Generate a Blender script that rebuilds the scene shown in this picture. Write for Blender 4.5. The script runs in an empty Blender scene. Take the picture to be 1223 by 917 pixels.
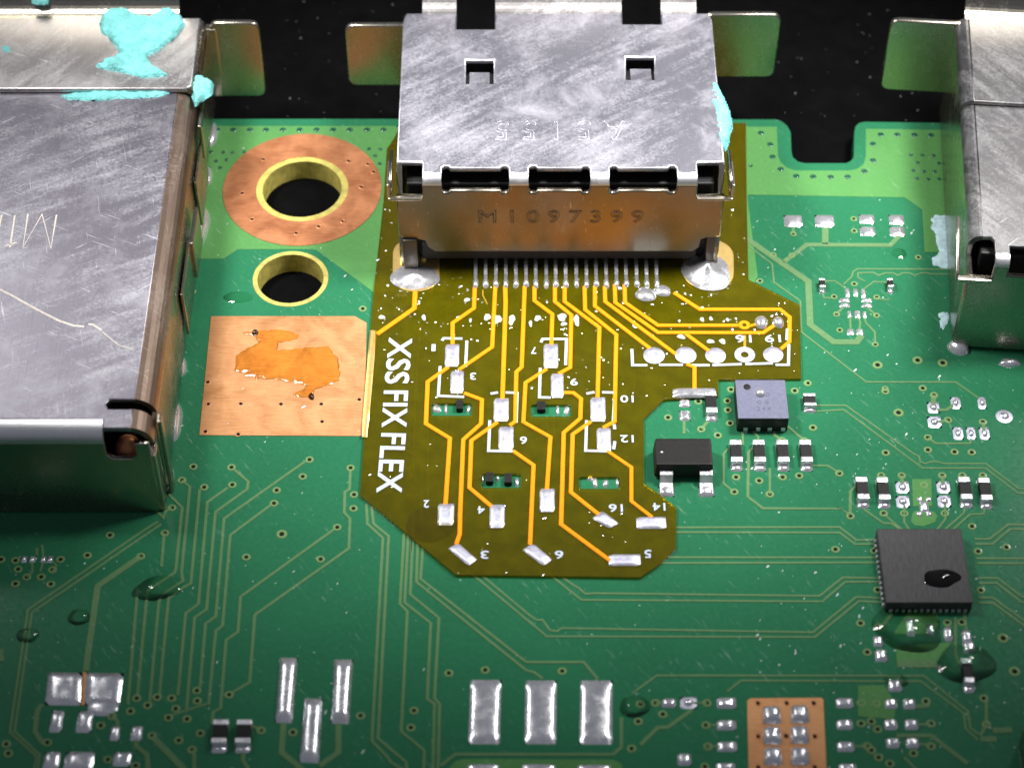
import bpy, bmesh, math, random
import numpy as np
from mathutils import Vector, Matrix, noise as mnoise

random.seed(7)
U = 0.001                      # scene units per millimetre: real size in metres
sc = bpy.context.scene
COL = sc.collection

# ------------------------------------------------------------------ camera
FPX, ELEV, DIST = 2700.0, math.radians(49.5), 107.0      # focal length in photo pixels, pitch, distance (mm)
CW, CH = 1223.0, 917.0
CAM = Vector((0, -DIST * math.cos(ELEV), DIST * math.sin(ELEV)))
FWD = Vector((0, math.cos(ELEV), -math.sin(ELEV)))
UPV = Vector((0, math.sin(ELEV), math.cos(ELEV)))
RGT = Vector((1, 0, 0))
cd = bpy.data.cameras.new('camera')
cam = bpy.data.objects.new('camera', cd)
COL.objects.link(cam)
cam.location = CAM * U
cam.rotation_euler = (math.pi / 2 - ELEV, 0, 0)
cd.sensor_width = 36
cd.lens = 36 * FPX / CW
cd.clip_start = 0.002
cd.clip_end = 10
cd.dof.use_dof = True
cd.dof.focus_distance = 0.1065
cd.dof.aperture_fstop = 75
sc.camera = cam

# ------------------------------------------------------------------ world, lamps, exposure
w = bpy.data.worlds.new('World')
sc.world = w
w.use_nodes = True
w.node_tree.nodes['Background'].inputs[0].default_value = (0.80, 0.86, 1.0, 1)
w.node_tree.nodes['Background'].inputs[1].default_value = 0.17
def lamp(name, loc, target, radius, power, cone, col=(1, .975, .94)):
    ld = bpy.data.lights.new(name, 'SPOT')
    ld.shadow_soft_size = radius * U
    ld.energy = power
    ld.color = col
    ld.spot_size = math.radians(cone)
    ld.spot_blend = 1.0
    o = bpy.data.objects.new(name, ld)
    COL.objects.link(o)
    o.location = Vector(loc) * U
    o.rotation_euler = (Vector(target) - Vector(loc)).to_track_quat('-Z', 'Y').to_euler()
    return o
lamp('bench_lamp', (-35, 13, 66), (1, 12, 0), 8, 0.33, 48)
lamp('bench_lamp', (-50, 42, 62), (-3, 5, 0), 7, 0.045, 52)
lamp('bench_lamp', (37, 15, 66), (5, 12, 0), 8, 0.41, 48)
lamp('bench_lamp', (52, 43, 62), (5, 5, 0), 7, 0.07, 52)
sc.view_settings.view_transform = 'Standard'
sc.view_settings.look = 'None'
sc.view_settings.gamma = 1
sc.view_settings.exposure = 0

# ------------------------------------------------------------------ pixel -> place
def ray(px, py):
    return FWD + RGT * ((px - CW / 2) / FPX) + UPV * ((CH / 2 - py) / FPX)
def P(px, py, z=0.0):
    d = ray(px, py)
    t = (z - CAM.z) / d.z
    return CAM + d * t
def PYp(px, py, y):            # point on the upright plane y = const
    d = ray(px, py)
    t = (y - CAM.y) / d.y
    return CAM + d * t
K1, K2, K3, K4 = 1223 / 300, 1223 / 260, 1222 / 353, 1223 / 343
RG = dict(A=(220, 100, K1), B=(400, 0, K1), C=(640, 0, K1), D=(923, 0, K1), E=(0, 225, K1), F=(0, 430, K1),
          G=(210, 280, K1), H=(440, 160, K2), I=(660, 160, K2), J=(430, 340, K2), K=(600, 340, K2),
          L=(720, 340, K2), M=(430, 510, K2), N=(600, 510, K2), O=(760, 420, K2), Q=(870, 200, K3),
          R=(923, 420, K1), S=(923, 600, K1), T=(923, 692, K1), U=(680, 692, K1), V=(460, 692, K1),
          W=(200, 692, K1), X=(0, 692, K1), Y=(0, 560, K1), Z=(180, 520, K1), AA=(640, 560, K1),
          AB=(420, 620, K1), AC=(880, 130, K4), AD=(0, 0, 1220 / 330), px=(0, 0, 1))
def rp(r, x, y):
    a, b, k = RG[r]
    return (a + x / k, b + y / k)
def pts(s):                    # 'Y 750,255 700,295 X 45,740' -> photo pixels
    out, r = [], 'px'
    for tok in s.split():
        if ',' in tok:
            x, y = tok.split(',')
            out.append(rp(r, float(x), float(y)))
        else:
            r = tok
    return out

# ------------------------------------------------------------------ materials
MATS = {}
def nodes(name):
    m = bpy.data.materials.new(name)
    m.use_nodes = True
    nt = m.node_tree
    b = nt.nodes['Principled BSDF']
    MATS[name] = m
    return m, nt, b
def pos(nt, scale=(1, 1, 1)):
    g = nt.nodes.new('ShaderNodeNewGeometry')
    mp = nt.nodes.new('ShaderNodeMapping')
    mp.inputs['Scale'].default_value = tuple(s / U for s in scale)
    nt.links.new(g.outputs['Position'], mp.inputs['Vector'])
    return mp.outputs[0]
def tex(nt, vec, scale, detail=4, rough=.55, dist=0):
    n = nt.nodes.new('ShaderNodeTexNoise')
    n.inputs['Scale'].default_value = scale
    n.inputs['Detail'].default_value = detail
    n.inputs['Roughness'].default_value = rough
    n.inputs['Distortion'].default_value = dist
    nt.links.new(vec, n.inputs['Vector'])
    return n.outputs['Fac']
def ramp(nt, fac, stops):
    r = nt.nodes.new('ShaderNodeValToRGB')
    e = r.color_ramp.elements
    while len(e) < len(stops):
        e.new(.5)
    for el, (p, c) in zip(e, stops):
        el.position = p
        el.color = (c, c, c, 1) if isinstance(c, (int, float)) else (*c, 1)
    nt.links.new(fac, r.inputs[0])
    return r.outputs[0]
def mixc(nt, fac, a, b, mode='MIX'):
    m = nt.nodes.new('ShaderNodeMix')
    m.data_type = 'RGBA'
    m.blend_type = mode
    for i, v in ((0, fac), (6, a), (7, b)):
        if hasattr(v, 'links') or hasattr(v, 'is_linked'):
            nt.links.new(v, m.inputs[i])
        elif i == 0:
            m.inputs[0].default_value = v
        else:
            m.inputs[i].default_value = (*v, 1)
    return m.outputs[2]
def math_(nt, op, a, b):
    m = nt.nodes.new('ShaderNodeMath')
    m.operation = op
    for i, v in enumerate((a, b)):
        if isinstance(v, (int, float)):
            m.inputs[i].default_value = v
        else:
            nt.links.new(v, m.inputs[i])
    return m.outputs[0]
def bump(nt, b, h, dist, strength=1.0):
    n = nt.nodes.new('ShaderNodeBump')
    n.inputs['Distance'].default_value = dist * U
    n.inputs['Strength'].default_value = strength
    nt.links.new(h, n.inputs['Height'])
    nt.links.new(n.outputs[0], b.inputs['Normal'])
def turned(nt, vec, ang, scale):
    a = nt.nodes.new('ShaderNodeMapping')
    a.inputs['Rotation'].default_value = (0, 0, ang)
    nt.links.new(vec, a.inputs['Vector'])
    b = nt.nodes.new('ShaderNodeMapping')
    b.inputs['Scale'].default_value = scale
    nt.links.new(a.outputs[0], b.inputs['Vector'])
    return b.outputs[0]
def simple(name, col, rough=.5, metal=0, var=.25, scale=2.0, bumpd=0, spec=.5):
    m, nt, b = nodes(name)
    v = pos(nt)
    f = tex(nt, v, scale, 6)
    c = ramp(nt, f, [(.3, tuple(x * (1 - var) for x in col)), (.7, tuple(min(1, x * (1 + var)) for x in col))])
    nt.links.new(c, b.inputs['Base Color'])
    b.inputs['Roughness'].default_value = rough
    b.inputs['Metallic'].default_value = metal
    b.inputs['Specular IOR Level'].default_value = spec
    if bumpd:
        bump(nt, b, tex(nt, v, scale * 6, 4), bumpd)
    return m
def mask_mat(name, col, rough=.32):
    # solder-mask lacquer with flux haze and dust specks
    m, nt, b = nodes(name)
    v = pos(nt)
    big = tex(nt, v, .12, 3)
    fine = tex(nt, v, 5, 6, .6)
    c = mixc(nt, ramp(nt, big, [(.3, .0), (.7, 1.0)]), tuple(x * .88 for x in col), tuple(x * 1.12 for x in col))
    c = mixc(nt, ramp(nt, fine, [(.35, 0), (.75, .35)]), c, tuple(min(1, x * 1.35 + .01) for x in col))
    # pale dry flux streaks, drawn out along one diagonal
    s1 = tex(nt, turned(nt, v, .95, (1.0, 5.0, 1)), 1.1, 5, .6)
    zone = ramp(nt, tex(nt, v, .16, 3), [(.42, 0), (.66, 1)])
    st = math_(nt, 'MULTIPLY', ramp(nt, s1, [(.60, 0), (.78, .5)]), zone)
    sp = ramp(nt, tex(nt, v, 4.2, 2, .5), [(.735, 0), (.76, .7)])
    st = math_(nt, 'MAXIMUM', st, sp)
    c = mixc(nt, st, c, (.42, .55, .48))
    nt.links.new(c, b.inputs['Base Color'])
    r = ramp(nt, fine, [(.3, rough - .04), (.8, rough + .07)])
    nt.links.new(r, b.inputs['Roughness'])
    b.inputs['Specular IOR Level'].default_value = .28
    bump(nt, b, big, .01)
    return m
mask_mat('mask_green', (.019, .138, .064), .16)
mask_mat('mask_trace', (.108, .208, .092), .13)
mask_mat('mask_pour', (.078, .225, .068), .18)
mask_mat('mask_via', (.17, .27, .11), .12)
simple('via_hole', (.008, .012, .006), .6, 0, .3, 2, 0, .08)
simple('grey_dust', (.10, .10, .10), .8, 0, .3, 4)
simple('scribe', (.85, .78, .70), .4, .3, .15, 6)
simple('dimple', (.01, .07, .045), .15)
simple('fibreglass', (.44, .38, .09), .55, 0, .3, 2.5, .01)
simple('silk', (.48, .54, .68), .55, 0, .12, 7, .006)
simple('black_plastic', (.012, .012, .013), .5, 0, .4, 5, .01)
simple('chip_black', (.011, .010, .010), .45, 0, .4, 9, .006, .22)
simple('black_mat', (.0012, .0012, .0015), .75, 0, .5, 1.0, .02, .05)
simple('gold', (.88, .62, .22), .35, .8, .1, 4)
simple('paste', (.19, .61, .60), .5, 0, .25, 1.3, .12)
simple('paste_dry', (.42, .60, .66), .8, 0, .25, 3.5, .03)
simple('dry_flux', (.55, .60, .62), .6, 0, .3, 5, .03)
simple('lettering_dark', (.085, .088, .135), .6)

def copper(name, ca, cb, rough):
    m, nt, b = nodes(name)
    v = pos(nt)
    f = tex(nt, v, .55, 8, .65, .6)
    g = tex(nt, pos(nt, (1, 9, 1)), 1.2, 4)
    c = mixc(nt, ramp(nt, f, [(.35, 0), (.65, 1)]), ca, cb)
    c = mixc(nt, ramp(nt, g, [(.4, 0), (.8, .4)]), c, tuple(min(1, x * 1.4) for x in cb))
    dk = ramp(nt, tex(nt, v, 1.7, 6, .7), [(.62, 0), (.75, .45)])
    c = mixc(nt, dk, c, tuple(x * .45 for x in ca))
    nt.links.new(c, b.inputs['Base Color'])
    b.inputs['Metallic'].default_value = .55
    nt.links.new(ramp(nt, f, [(.3, rough), (.7, rough + .2)]), b.inputs['Roughness'])
    bump(nt, b, g, .006)
copper('copper', (.38, .135, .055), (.56, .24, .11), .34)
copper('copper_pad', (.44, .195, .072), (.56, .29, .13), .40)

def tin(name, col=(.80, .80, .84), rough=.22, bd=.02, sc_=3.0):
    m, nt, b = nodes(name)
    v = pos(nt)
    f = tex(nt, v, sc_, 6, .65)
    nt.links.new(ramp(nt, f, [(.3, tuple(x * .86 for x in col)), (.7, col)]), b.inputs['Base Color'])
    b.inputs['Metallic'].default_value = .8
    nt.links.new(ramp(nt, f, [(.3, rough), (.75, rough + .25)]), b.inputs['Roughness'])
    bump(nt, b, f, bd)
tin('tin')
tin('solder', (.80, .80, .84), .12, .013, 2.2)
tin('tin_flex', (.52, .52, .62), .38, .014, 4)

def shell_mat(name, base=(.46, .45, .46), smear=(.66, .66, .70), amount=.5, ang=.5, rough=.3, warm=None, soft=.5):
    # nickel-plated steel with wiped-on white residue
    m, nt, b = nodes(name)
    v = pos(nt)
    a = tex(nt, turned(nt, v, -ang, (.38, 2.2, 1)), .8, 10, .66, .35)
    a2 = tex(nt, v, 7.5, 5, .75, .3)
    area = tex(nt, v, .16, 3)
    s = math_(nt, 'ADD', a, math_(nt, 'MULTIPLY', math_(nt, 'SUBTRACT', a2, .5), .95))
    s = math_(nt, 'ADD', s, math_(nt, 'MULTIPLY', math_(nt, 'SUBTRACT', area, .5), .9))
    lo = .62 - amount * .4
    fac = ramp(nt, s, [(lo, 0), (lo + soft, .75)])
    cl = ramp(nt, tex(nt, v, .34, 10, .72, .4), [(.50, 0), (.70, .75)])
    fac = math_(nt, 'MAXIMUM', fac, math_(nt, 'MULTIPLY', cl, max(0, amount) * 1.5))
    br = tex(nt, pos(nt, (14, .35, 1)), 1.6, 3, .6)
    c = mixc(nt, ramp(nt, br, [(.3, 0), (.7, .35)]), base, tuple(x * .7 for x in base))
    if warm:
        c = mixc(nt, ramp(nt, tex(nt, v, .3, 4), [(.42, 0), (.62, .6)]), c, warm)
    c = mixc(nt, fac, c, smear)
    sf = None
    for an, sx, th in ((.45, 26, .70), (-.7, 20, .715), (1.35, 30, .72)):
        m2 = turned(nt, v, an, (.40, sx * .35, 1))
        f2 = ramp(nt, tex(nt, m2, 1.3, 2, .5, .15), [(th, 0), (th + .05, .55)])
        sf = f2 if sf is None else math_(nt, 'MAXIMUM', sf, f2)
    c = mixc(nt, sf, c, tuple(min(1, x * 1.5) for x in smear))
    nt.links.new(c, b.inputs['Base Color'])
    mt = ramp(nt, fac, [(0, 1.0), (1, .55)])
    nt.links.new(mt, b.inputs['Metallic'])
    rr = ramp(nt, fac, [(0, rough), (1, min(.8, rough + .18))])
    nt.links.new(rr, b.inputs['Roughness'])
    h = math_(nt, 'ADD', math_(nt, 'MULTIPLY', br, .5), math_(nt, 'MULTIPLY', fac, .3))
    bump(nt, b, h, .010, .6)
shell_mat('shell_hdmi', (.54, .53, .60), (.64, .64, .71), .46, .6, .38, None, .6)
shell_mat('shell_left', (.30, .285, .33), (.62, .62, .67), .36, .45, .36, None, .5)
shell_mat('shell_bend_lit', (.85, .84, .86), (.8, .8, .82), .2, 1.5, .42)  # same steel, highlight along the bends put into a paler base colour
shell_mat('shell_rear', (.42, .40, .40), (.66, .66, .66), .54, .9, .40, None, .5)
shell_mat('shell_roll', (.30, .22, .17), (.42, .36, .32), .2, 1.5, .42)
shell_mat('shell_dark', (.10, .09, .08), (.2, .2, .2), .1, 1.5, .4)
shell_mat('shell_right', (.21, .205, .21), (.44, .44, .45), .38, -.9, .38, None, .5)
shell_mat('shell_side', (.40, .37, .31), (.42, .40, .38), .02, 1.2, .27)
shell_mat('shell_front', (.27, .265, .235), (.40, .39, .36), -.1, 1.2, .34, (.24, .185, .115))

def clear(name, tint, gloss_rough=.04, ior=1.5, body=None, bodyfac=0):
    m, nt, b = nodes(name)
    out = nt.nodes['Material Output']
    nt.nodes.remove(b)
    tr = nt.nodes.new('ShaderNodeBsdfTransparent')
    tr.inputs[0].default_value = (*tint, 1)
    gl = nt.nodes.new('ShaderNodeBsdfGlossy')
    gl.inputs['Roughness'].default_value = gloss_rough
    fr = nt.nodes.new('ShaderNodeFresnel')
    fr.inputs['IOR'].default_value = ior
    base = tr.outputs[0]
    if body:
        df = nt.nodes.new('ShaderNodeBsdfDiffuse')
        v = pos(nt)
        f = tex(nt, v, 1.3, 7, .65)
        nt.links.new(ramp(nt, f, [(.3, tuple(x * .75 for x in body)), (.7, tuple(x * 1.2 for x in body))]), df.inputs[0])
        mx0 = nt.nodes.new('ShaderNodeMixShader')
        mx0.inputs[0].default_value = bodyfac
        nt.links.new(tr.outputs[0], mx0.inputs[1])
        nt.links.new(df.outputs[0], mx0.inputs[2])
        base = mx0.outputs[0]
        bn = nt.nodes.new('ShaderNodeBump')
        bn.inputs['Distance'].default_value = .02 * U
        nt.links.new(f, bn.inputs['Height'])
        nt.links.new(bn.outputs[0], gl.inputs['Normal'])
    mx = nt.nodes.new('ShaderNodeMixShader')
    nt.links.new(fr.outputs[0], mx.inputs[0])
    nt.links.new(base, mx.inputs[1])
    nt.links.new(gl.outputs[0], mx.inputs[2])
    nt.links.new(mx.outputs[0], out.inputs['Surface'])
clear('flux_clear', (.86, .95, .89), .035, 1.38)
clear('flux_film', (.95, .92, .80), .04, 1.4)
clear('flux_amber', (.99, .86, .50), .05, 1.45, (.60, .28, .06), .03)
clear('flux_dark', (.25, .22, .2), .02, 1.5)
clear('polyimide', (.84, .71, .05), .14, 1.45, (.145, .128, .003), .33)
simple('flex_copper', (1.0, .275, .0), .6, 0, .08, 5, .004, .2)
simple('flex_copper_under', (.42, .24, .012), .5, .1, .15, 5)
simple('sensor_blue', (.125, .13, .20), .45, .1, .15, 8, .006)
def qfn_mat():
    m, nt, b = nodes('qfn_black')
    f = tex(nt, pos(nt, (8, 1.2, 1)), 1.6, 6, .7)
    nt.links.new(ramp(nt, f, [(.3, (.008, .008, .009)), (.75, (.05, .048, .055))]), b.inputs['Base Color'])
    b.inputs['Roughness'].default_value = .55
    bump(nt, b, f, .01)
qfn_mat()

# ------------------------------------------------------------------ object helpers
ORG = {}
def tag(o, label, cat, group=None):
    o['label'] = label
    o['category'] = cat
    if group:
        o['group'] = group
    return o
def thing(name, base, label, cat, group=None):
    o = bpy.data.objects.new(name, None)
    o.empty_display_size = .001
    COL.objects.link(o)
    o.location = Vector(base) * U
    ORG[o.name] = Vector(base)
    return tag(o, label, cat, group)
def link_mesh(name, me, parent=None, origin=None):
    o = bpy.data.objects.new(name, me)
    COL.objects.link(o)
    if parent is not None:
        o.parent = parent
        ORG[o.name] = ORG[parent.name]
    else:
        ORG[o.name] = Vector(origin)
        o.location = Vector(origin) * U
    return o
def mk(name, verts, faces, mat, parent=None, smooth=False, origin=None, fmats=None):
    if parent is not None:
        og = ORG[parent.name]
    else:
        if origin is None:
            a = np.array([tuple(v) for v in verts])
            origin = (a[:, 0].mean(), a[:, 1].mean(), a[:, 2].min())
        og = Vector(origin)
    me = bpy.data.meshes.new(name)
    me.from_pydata([((v[0] - og[0]) * U, (v[1] - og[1]) * U, (v[2] - og[2]) * U) for v in verts], [], faces)
    for mm in (mat if isinstance(mat, (list, tuple)) else [mat]):
        me.materials.append(MATS[mm])
    if fmats:
        me.polygons.foreach_set('material_index', fmats)
    if smooth:
        me.polygons.foreach_set('use_smooth', [True] * len(me.polygons))
    me.update()
    return link_mesh(name, me, parent, og)
def box_vf(c, s, bev=.05, rot=None, taper=1.0):
    bm = bmesh.new()
    bmesh.ops.create_cube(bm, size=1)
    for v in bm.verts:
        k = taper if v.co.z > 0 else 1
        v.co = Vector((v.co.x * s[0] * k, v.co.y * s[1] * k, v.co.z * s[2]))
    if bev:
        bmesh.ops.bevel(bm, geom=bm.edges[:], offset=bev, segments=2, affect='EDGES', profile=.6)
    M = rot or Matrix.Identity(3)
    vs = [M @ v.co + Vector(c) for v in bm.verts]
    fs = [[v.index for v in f.verts] for f in bm.faces]
    bm.verts.index_update()
    bm.free()
    return vs, fs
def box(name, c, s, mat, parent=None, bev=.05, rot=None, taper=1.0):
    v, f = box_vf(c, s, bev, rot, taper)
    return mk(name, v, f, mat, parent)
def ribbon_vf(pl, wd, z0, h, bevel=.035):
    n = len(pl)
    V, F = [], []
    p = [Vector((a[0], a[1])) for a in pl]
    b = min(bevel, wd * .3)
    for i in range(n):
        if i == 0:
            d0 = d1 = (p[1] - p[0]).normalized()
        elif i == n - 1:
            d0 = d1 = (p[-1] - p[-2]).normalized()
        else:
            d0, d1 = (p[i] - p[i - 1]).normalized(), (p[i + 1] - p[i]).normalized()
        t = (d0 + d1)
        t = t.normalized() if t.length > 1e-6 else d0
        nn = Vector((-t.y, t.x))
        m = 1 / max(.5, nn.dot(Vector((-d0.y, d0.x))))
        for off, z in ((-wd / 2, z0), (-wd / 2 + b, z0 + h), (wd / 2 - b, z0 + h), (wd / 2, z0)):
            q = p[i] + nn * off * m
            V.append((q.x, q.y, z))
    for i in range(n - 1):
        for k in range(3):
            a = i * 4 + k
            F.append((a, a + 4, a + 5, a + 1))
    F.append((0, 1, 2, 3))
    e = (n - 1) * 4
    F.append((e + 3, e + 2, e + 1, e))
    return V, F
def clean(pl):
    out = [pl[0]]
    for q in pl[1:]:
        if (Vector(q) - Vector(out[-1])).length > .02:
            out.append(q)
    return out
def ribbon(name, s, wd, mat, parent, z0=0.0, h=.03, zp=0.0, bevel=.035):
    pl = clean([tuple(P(x, y, zp).xy) for x, y in pts(s)])
    V, F = ribbon_vf(pl, wd, z0, h, bevel)
    return mk(name, V, F, mat, parent)
def curve_mesh(splines, ext, bev, fill='BOTH', res=1):
    cu = bpy.data.curves.new('tmp', 'CURVE')
    cu.dimensions = '2D'
    cu.fill_mode = fill
    cu.extrude = max(0, ext - bev)
    cu.bevel_depth = bev
    cu.bevel_resolution = res
    cu.offset = -bev
    for s in splines:
        sp = cu.splines.new('POLY')
        sp.points.add(len(s) - 1)
        for p, q in zip(sp.points, s):
            p.co = (q[0], q[1], 0, 1)
        sp.use_cyclic_u = True
    o = bpy.data.objects.new('tmp', cu)
    COL.objects.link(o)
    dg = bpy.context.evaluated_depsgraph_get()
    me = bpy.data.meshes.new_from_object(o.evaluated_get(dg))
    bpy.data.objects.remove(o)
    bpy.data.curves.remove(cu)
    return me
def finish(me, name, M, mat, parent=None, origin=None, smooth_ang=None):
    og = ORG[parent.name] if parent is not None else Vector(origin)
    me.transform(M)
    me.transform(Matrix.Translation(-og))
    me.transform(Matrix.Scale(U, 4))
    me.name = name
    me.materials.clear()
    me.materials.append(MATS[mat])
    me.polygons.foreach_set('material_index', [0] * len(me.polygons))
    me.update()
    return link_mesh(name, me, parent, og)
def plate(name, outline, holes, th, z, mat, parent=None, bev=.04, M=None, origin=None):
    # sheet of thickness th whose upper face lies at local z
    me = curve_mesh([outline] + list(holes), th / 2, bev)
    T = (M or Matrix.Identity(4)) @ Matrix.Translation((0, 0, z - th / 2))
    return finish(me, name, T, mat, parent, origin)
def text(name, body, M, wdt, hgt, mat, parent, th=.012, outline=0):
    # lettering fitted to wdt x hgt, centred on the local origin of M
    cu = bpy.data.curves.new('tmp', 'FONT')
    cu.body = body
    cu.resolution_u = 3
    if outline:
        cu.fill_mode = 'NONE'
        cu.bevel_depth = outline
        cu.bevel_resolution = 0
        cu.size = hgt / .7
    else:
        cu.extrude = .02
    o = bpy.data.objects.new('tmp', cu)
    COL.objects.link(o)
    dg = bpy.context.evaluated_depsgraph_get()
    me = bpy.data.meshes.new_from_object(o.evaluated_get(dg))
    bpy.data.objects.remove(o)
    a = np.array([tuple(v.co) for v in me.vertices])
    lo, hi = a.min(0), a.max(0)
    S = Matrix.Diagonal((wdt / (hi[0] - lo[0]), hgt / (hi[1] - lo[1]), 1 if outline else th / max(1e-6, hi[2] - lo[2]), 1))
    C = Matrix.Translation((-(lo[0] + hi[0]) / 2, -(lo[1] + hi[1]) / 2, 0 if outline else -lo[2]))
    return finish(me, name, M @ S @ C, mat, parent)
def bold(o, amt): pass
def dome_vf(c, ax, ay, h, n=6, power=4, z0=0, jit=0, quad=None, pu=None):
    # soldered pad: rectangular dome between the corners; ax, ay half-size vectors
    V, F = [], []
    for j in range(n + 1):
        for i in range(n + 1):
            u, v = -1 + 2 * i / n, -1 + 2 * j / n
            zz = h * max(0, (1 - abs(u) ** (pu or power)) * (1 - abs(v) ** power)) ** .5
            if quad:
                s, t = (u + 1) / 2, (v + 1) / 2
                q = (Vector(quad[0]) * (1 - s) * (1 - t) + Vector(quad[1]) * s * (1 - t) + Vector(quad[2]) * s * t + Vector(quad[3]) * (1 - s) * t)
            else:
                q = Vector(c) + Vector(ax) * u + Vector(ay) * v
            if jit and 0 < i < n and 0 < j < n:
                zz *= 1 + random.uniform(-jit, jit)
            V.append((q[0], q[1], z0 + zz))
    for j in range(n):
        for i in range(n):
            a = j * (n + 1) + i
            F.append((a, a + 1, a + n + 2, a + n + 1))
    b = len(V)
    for k in ((0, 0), (n, 0), (n, n), (0, n)):
        q = V[k[1] * (n + 1) + k[0]]
        V.append((q[0], q[1], z0 - .02))
    e = [0, n, (n + 1) ** 2 - 1, n * (n + 1)]
    for k in range(4):
        F.append((e[k], b + k, b + (k + 1) % 4, e[(k + 1) % 4]))
    return V, F
def pad(name, r, x, y, wz, hz, mat, parent, h=.09, z=0.0, n=6, jit=.15, power=4):
    cx, cy = rp(r, x, y)
    k = RG[r][2]
    l, rr = P(cx - wz / 2 / k, cy, z), P(cx + wz / 2 / k, cy, z)
    t, b = P(cx, cy - hz / 2 / k, z), P(cx, cy + hz / 2 / k, z)
    c = (l + rr) / 2
    c.y = (t.y + b.y) / 2
    V, F = dome_vf(c, ((rr.x - l.x) / 2, 0, 0), (0, (t.y - b.y) / 2, 0), h, n, power, z, jit)
    return mk(name, V, F, mat, parent, True)
def quadpad(name, s, mat, parent, h=.08, z=0.0, n=6, jit=.12, pu=None):
    q = [P(x, y, z) for x, y in pts(s)]
    V, F = dome_vf(None, None, None, h, n, 6, z, jit, q, pu)
    return mk(name, V, F, mat, parent, True)
def ell_vf(c, rx, ry, h, nr=5, ns=20, wob=0, seed=0, z0=0, ang=0, flat=2.0, conc=0, ex=.6):
    V, F = [(c[0], c[1], z0 + h)], []
    ph = [seed * 1.7 + k for k in range(4)]
    ca, sa = math.cos(ang), math.sin(ang)
    for j in range(1, nr + 1):
        r = j / nr
        z = h * (1 - r) ** conc + .03 * (1 - r ** 4) if conc else h * (1 - r ** flat) ** ex
        for i in range(ns):
            a = 2 * math.pi * i / ns
            k = 1 + wob * (math.sin(2 * a + ph[0]) * .5 + math.sin(3 * a + ph[1]) * .35 + math.sin(5 * a + ph[2]) * .25)
            x, y = rx * r * k * math.cos(a), ry * r * k * math.sin(a)
            V.append((c[0] + x * ca - y * sa, c[1] + x * sa + y * ca, z0 + z))
    for i in range(ns):
        F.append((0, 1 + i, 1 + (i + 1) % ns))
    for j in range(nr - 1):
        for i in range(ns):
            a, b = 1 + j * ns + i, 1 + j * ns + (i + 1) % ns
            F.append((a, a + ns, b + ns, b))
    return V, F
def ell_px(r, x, y, wz, hz, z=0.0):
    cx, cy = rp(r, x, y)
    k = RG[r][2]
    l, rr = P(cx - wz / 2 / k, cy, z), P(cx + wz / 2 / k, cy, z)
    t, b = P(cx, cy - hz / 2 / k, z), P(cx, cy + hz / 2 / k, z)
    return ((l.x + rr.x) / 2, (t.y + b.y) / 2), (rr.x - l.x) / 2, (t.y - b.y) / 2
def blob_vf(poly, z0, hmax, edge=.5, cell=.07, rough=.25, seed=0, nfreq=1.2):
    # relief filling an outline: rises from its rim, uneven on top
    a = np.array(poly)
    lo, hi = a.min(0) - cell, a.max(0) + cell
    nx, ny = int((hi[0] - lo[0]) / cell) + 2, int((hi[1] - lo[1]) / cell) + 2
    X, Y = np.meshgrid(lo[0] + np.arange(nx) * cell, lo[1] + np.arange(ny) * cell)
    ins = np.zeros(X.shape, bool)
    dmin = np.full(X.shape, 1e9)
    n = len(a)
    for i in range(n):
        x1, y1 = a[i]
        x2, y2 = a[(i + 1) % n]
        if y1 != y2:
            cr = ((Y < y1) != (Y < y2)) & (X < (x2 - x1) * (Y - y1) / (y2 - y1) + x1)
            ins ^= cr
        L2 = (x2 - x1) ** 2 + (y2 - y1) ** 2 + 1e-9
        t = np.clip(((X - x1) * (x2 - x1) + (Y - y1) * (y2 - y1)) / L2, 0, 1)
        dmin = np.minimum(dmin, np.hypot(X - x1 - t * (x2 - x1), Y - y1 - t * (y2 - y1)))
    sd = np.where(ins, dmin, -dmin)
    V, F, idx = [], [], {}
    def vid(j, i):
        if (j, i) not in idx:
            x, y = X[j, i], Y[j, i]
            nz = mnoise.noise(Vector((x * nfreq + seed, y * nfreq, seed * .7)))
            nz2 = mnoise.noise(Vector((x * 4 + seed, y * 4, seed)))
            d = sd[j, i] + nz2 * cell * 1.4 + nz * cell * .8
            k = max(0.0, min(1.0, d / edge))
            hh = hmax * math.sqrt(max(0, 1 - (1 - k) ** 2)) * (1 + rough * nz + rough * .5 * nz2)
            idx[(j, i)] = len(V)
            V.append((x, y, z0 + (hh if d > 0 else -.02)))
        return idx[(j, i)]
    for j in range(ny - 1):
        for i in range(nx - 1):
            if max(sd[j, i], sd[j + 1, i], sd[j, i + 1], sd[j + 1, i + 1]) > 0:
                F.append((vid(j, i), vid(j, i + 1), vid(j + 1, i + 1), vid(j + 1, i)))
    return V, F
def poly_px(s, z=0.0):
    return [tuple(P(x, y, z).xy) for x, y in pts(s)]
def circ(c, r, n=48):
    return [(c[0] + r * math.cos(2 * math.pi * i / n), c[1] + r * math.sin(2 * math.pi * i / n)) for i in range(n)]

# ------------------------------------------------------------------ black bench mat
TH = 1.2
mat_o = mk('bench_mat', [(-200, -120, -TH - .01), (200, -120, -TH - .01), (200, 260, -TH - .01), (-200, 260, -TH - .01),
                         (-200, -120, -TH - 3), (200, -120, -TH - 3), (200, 260, -TH - 3), (-200, 260, -TH - 3)],
           [(0, 1, 2, 3), (7, 6, 5, 4), (0, 4, 5, 1), (1, 5, 6, 2), (2, 6, 7, 3), (3, 7, 4, 0)], 'black_mat')
mat_o['kind'] = 'structure'
mat_o['label'] = 'matt black bench surface under the circuit board'

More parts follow.
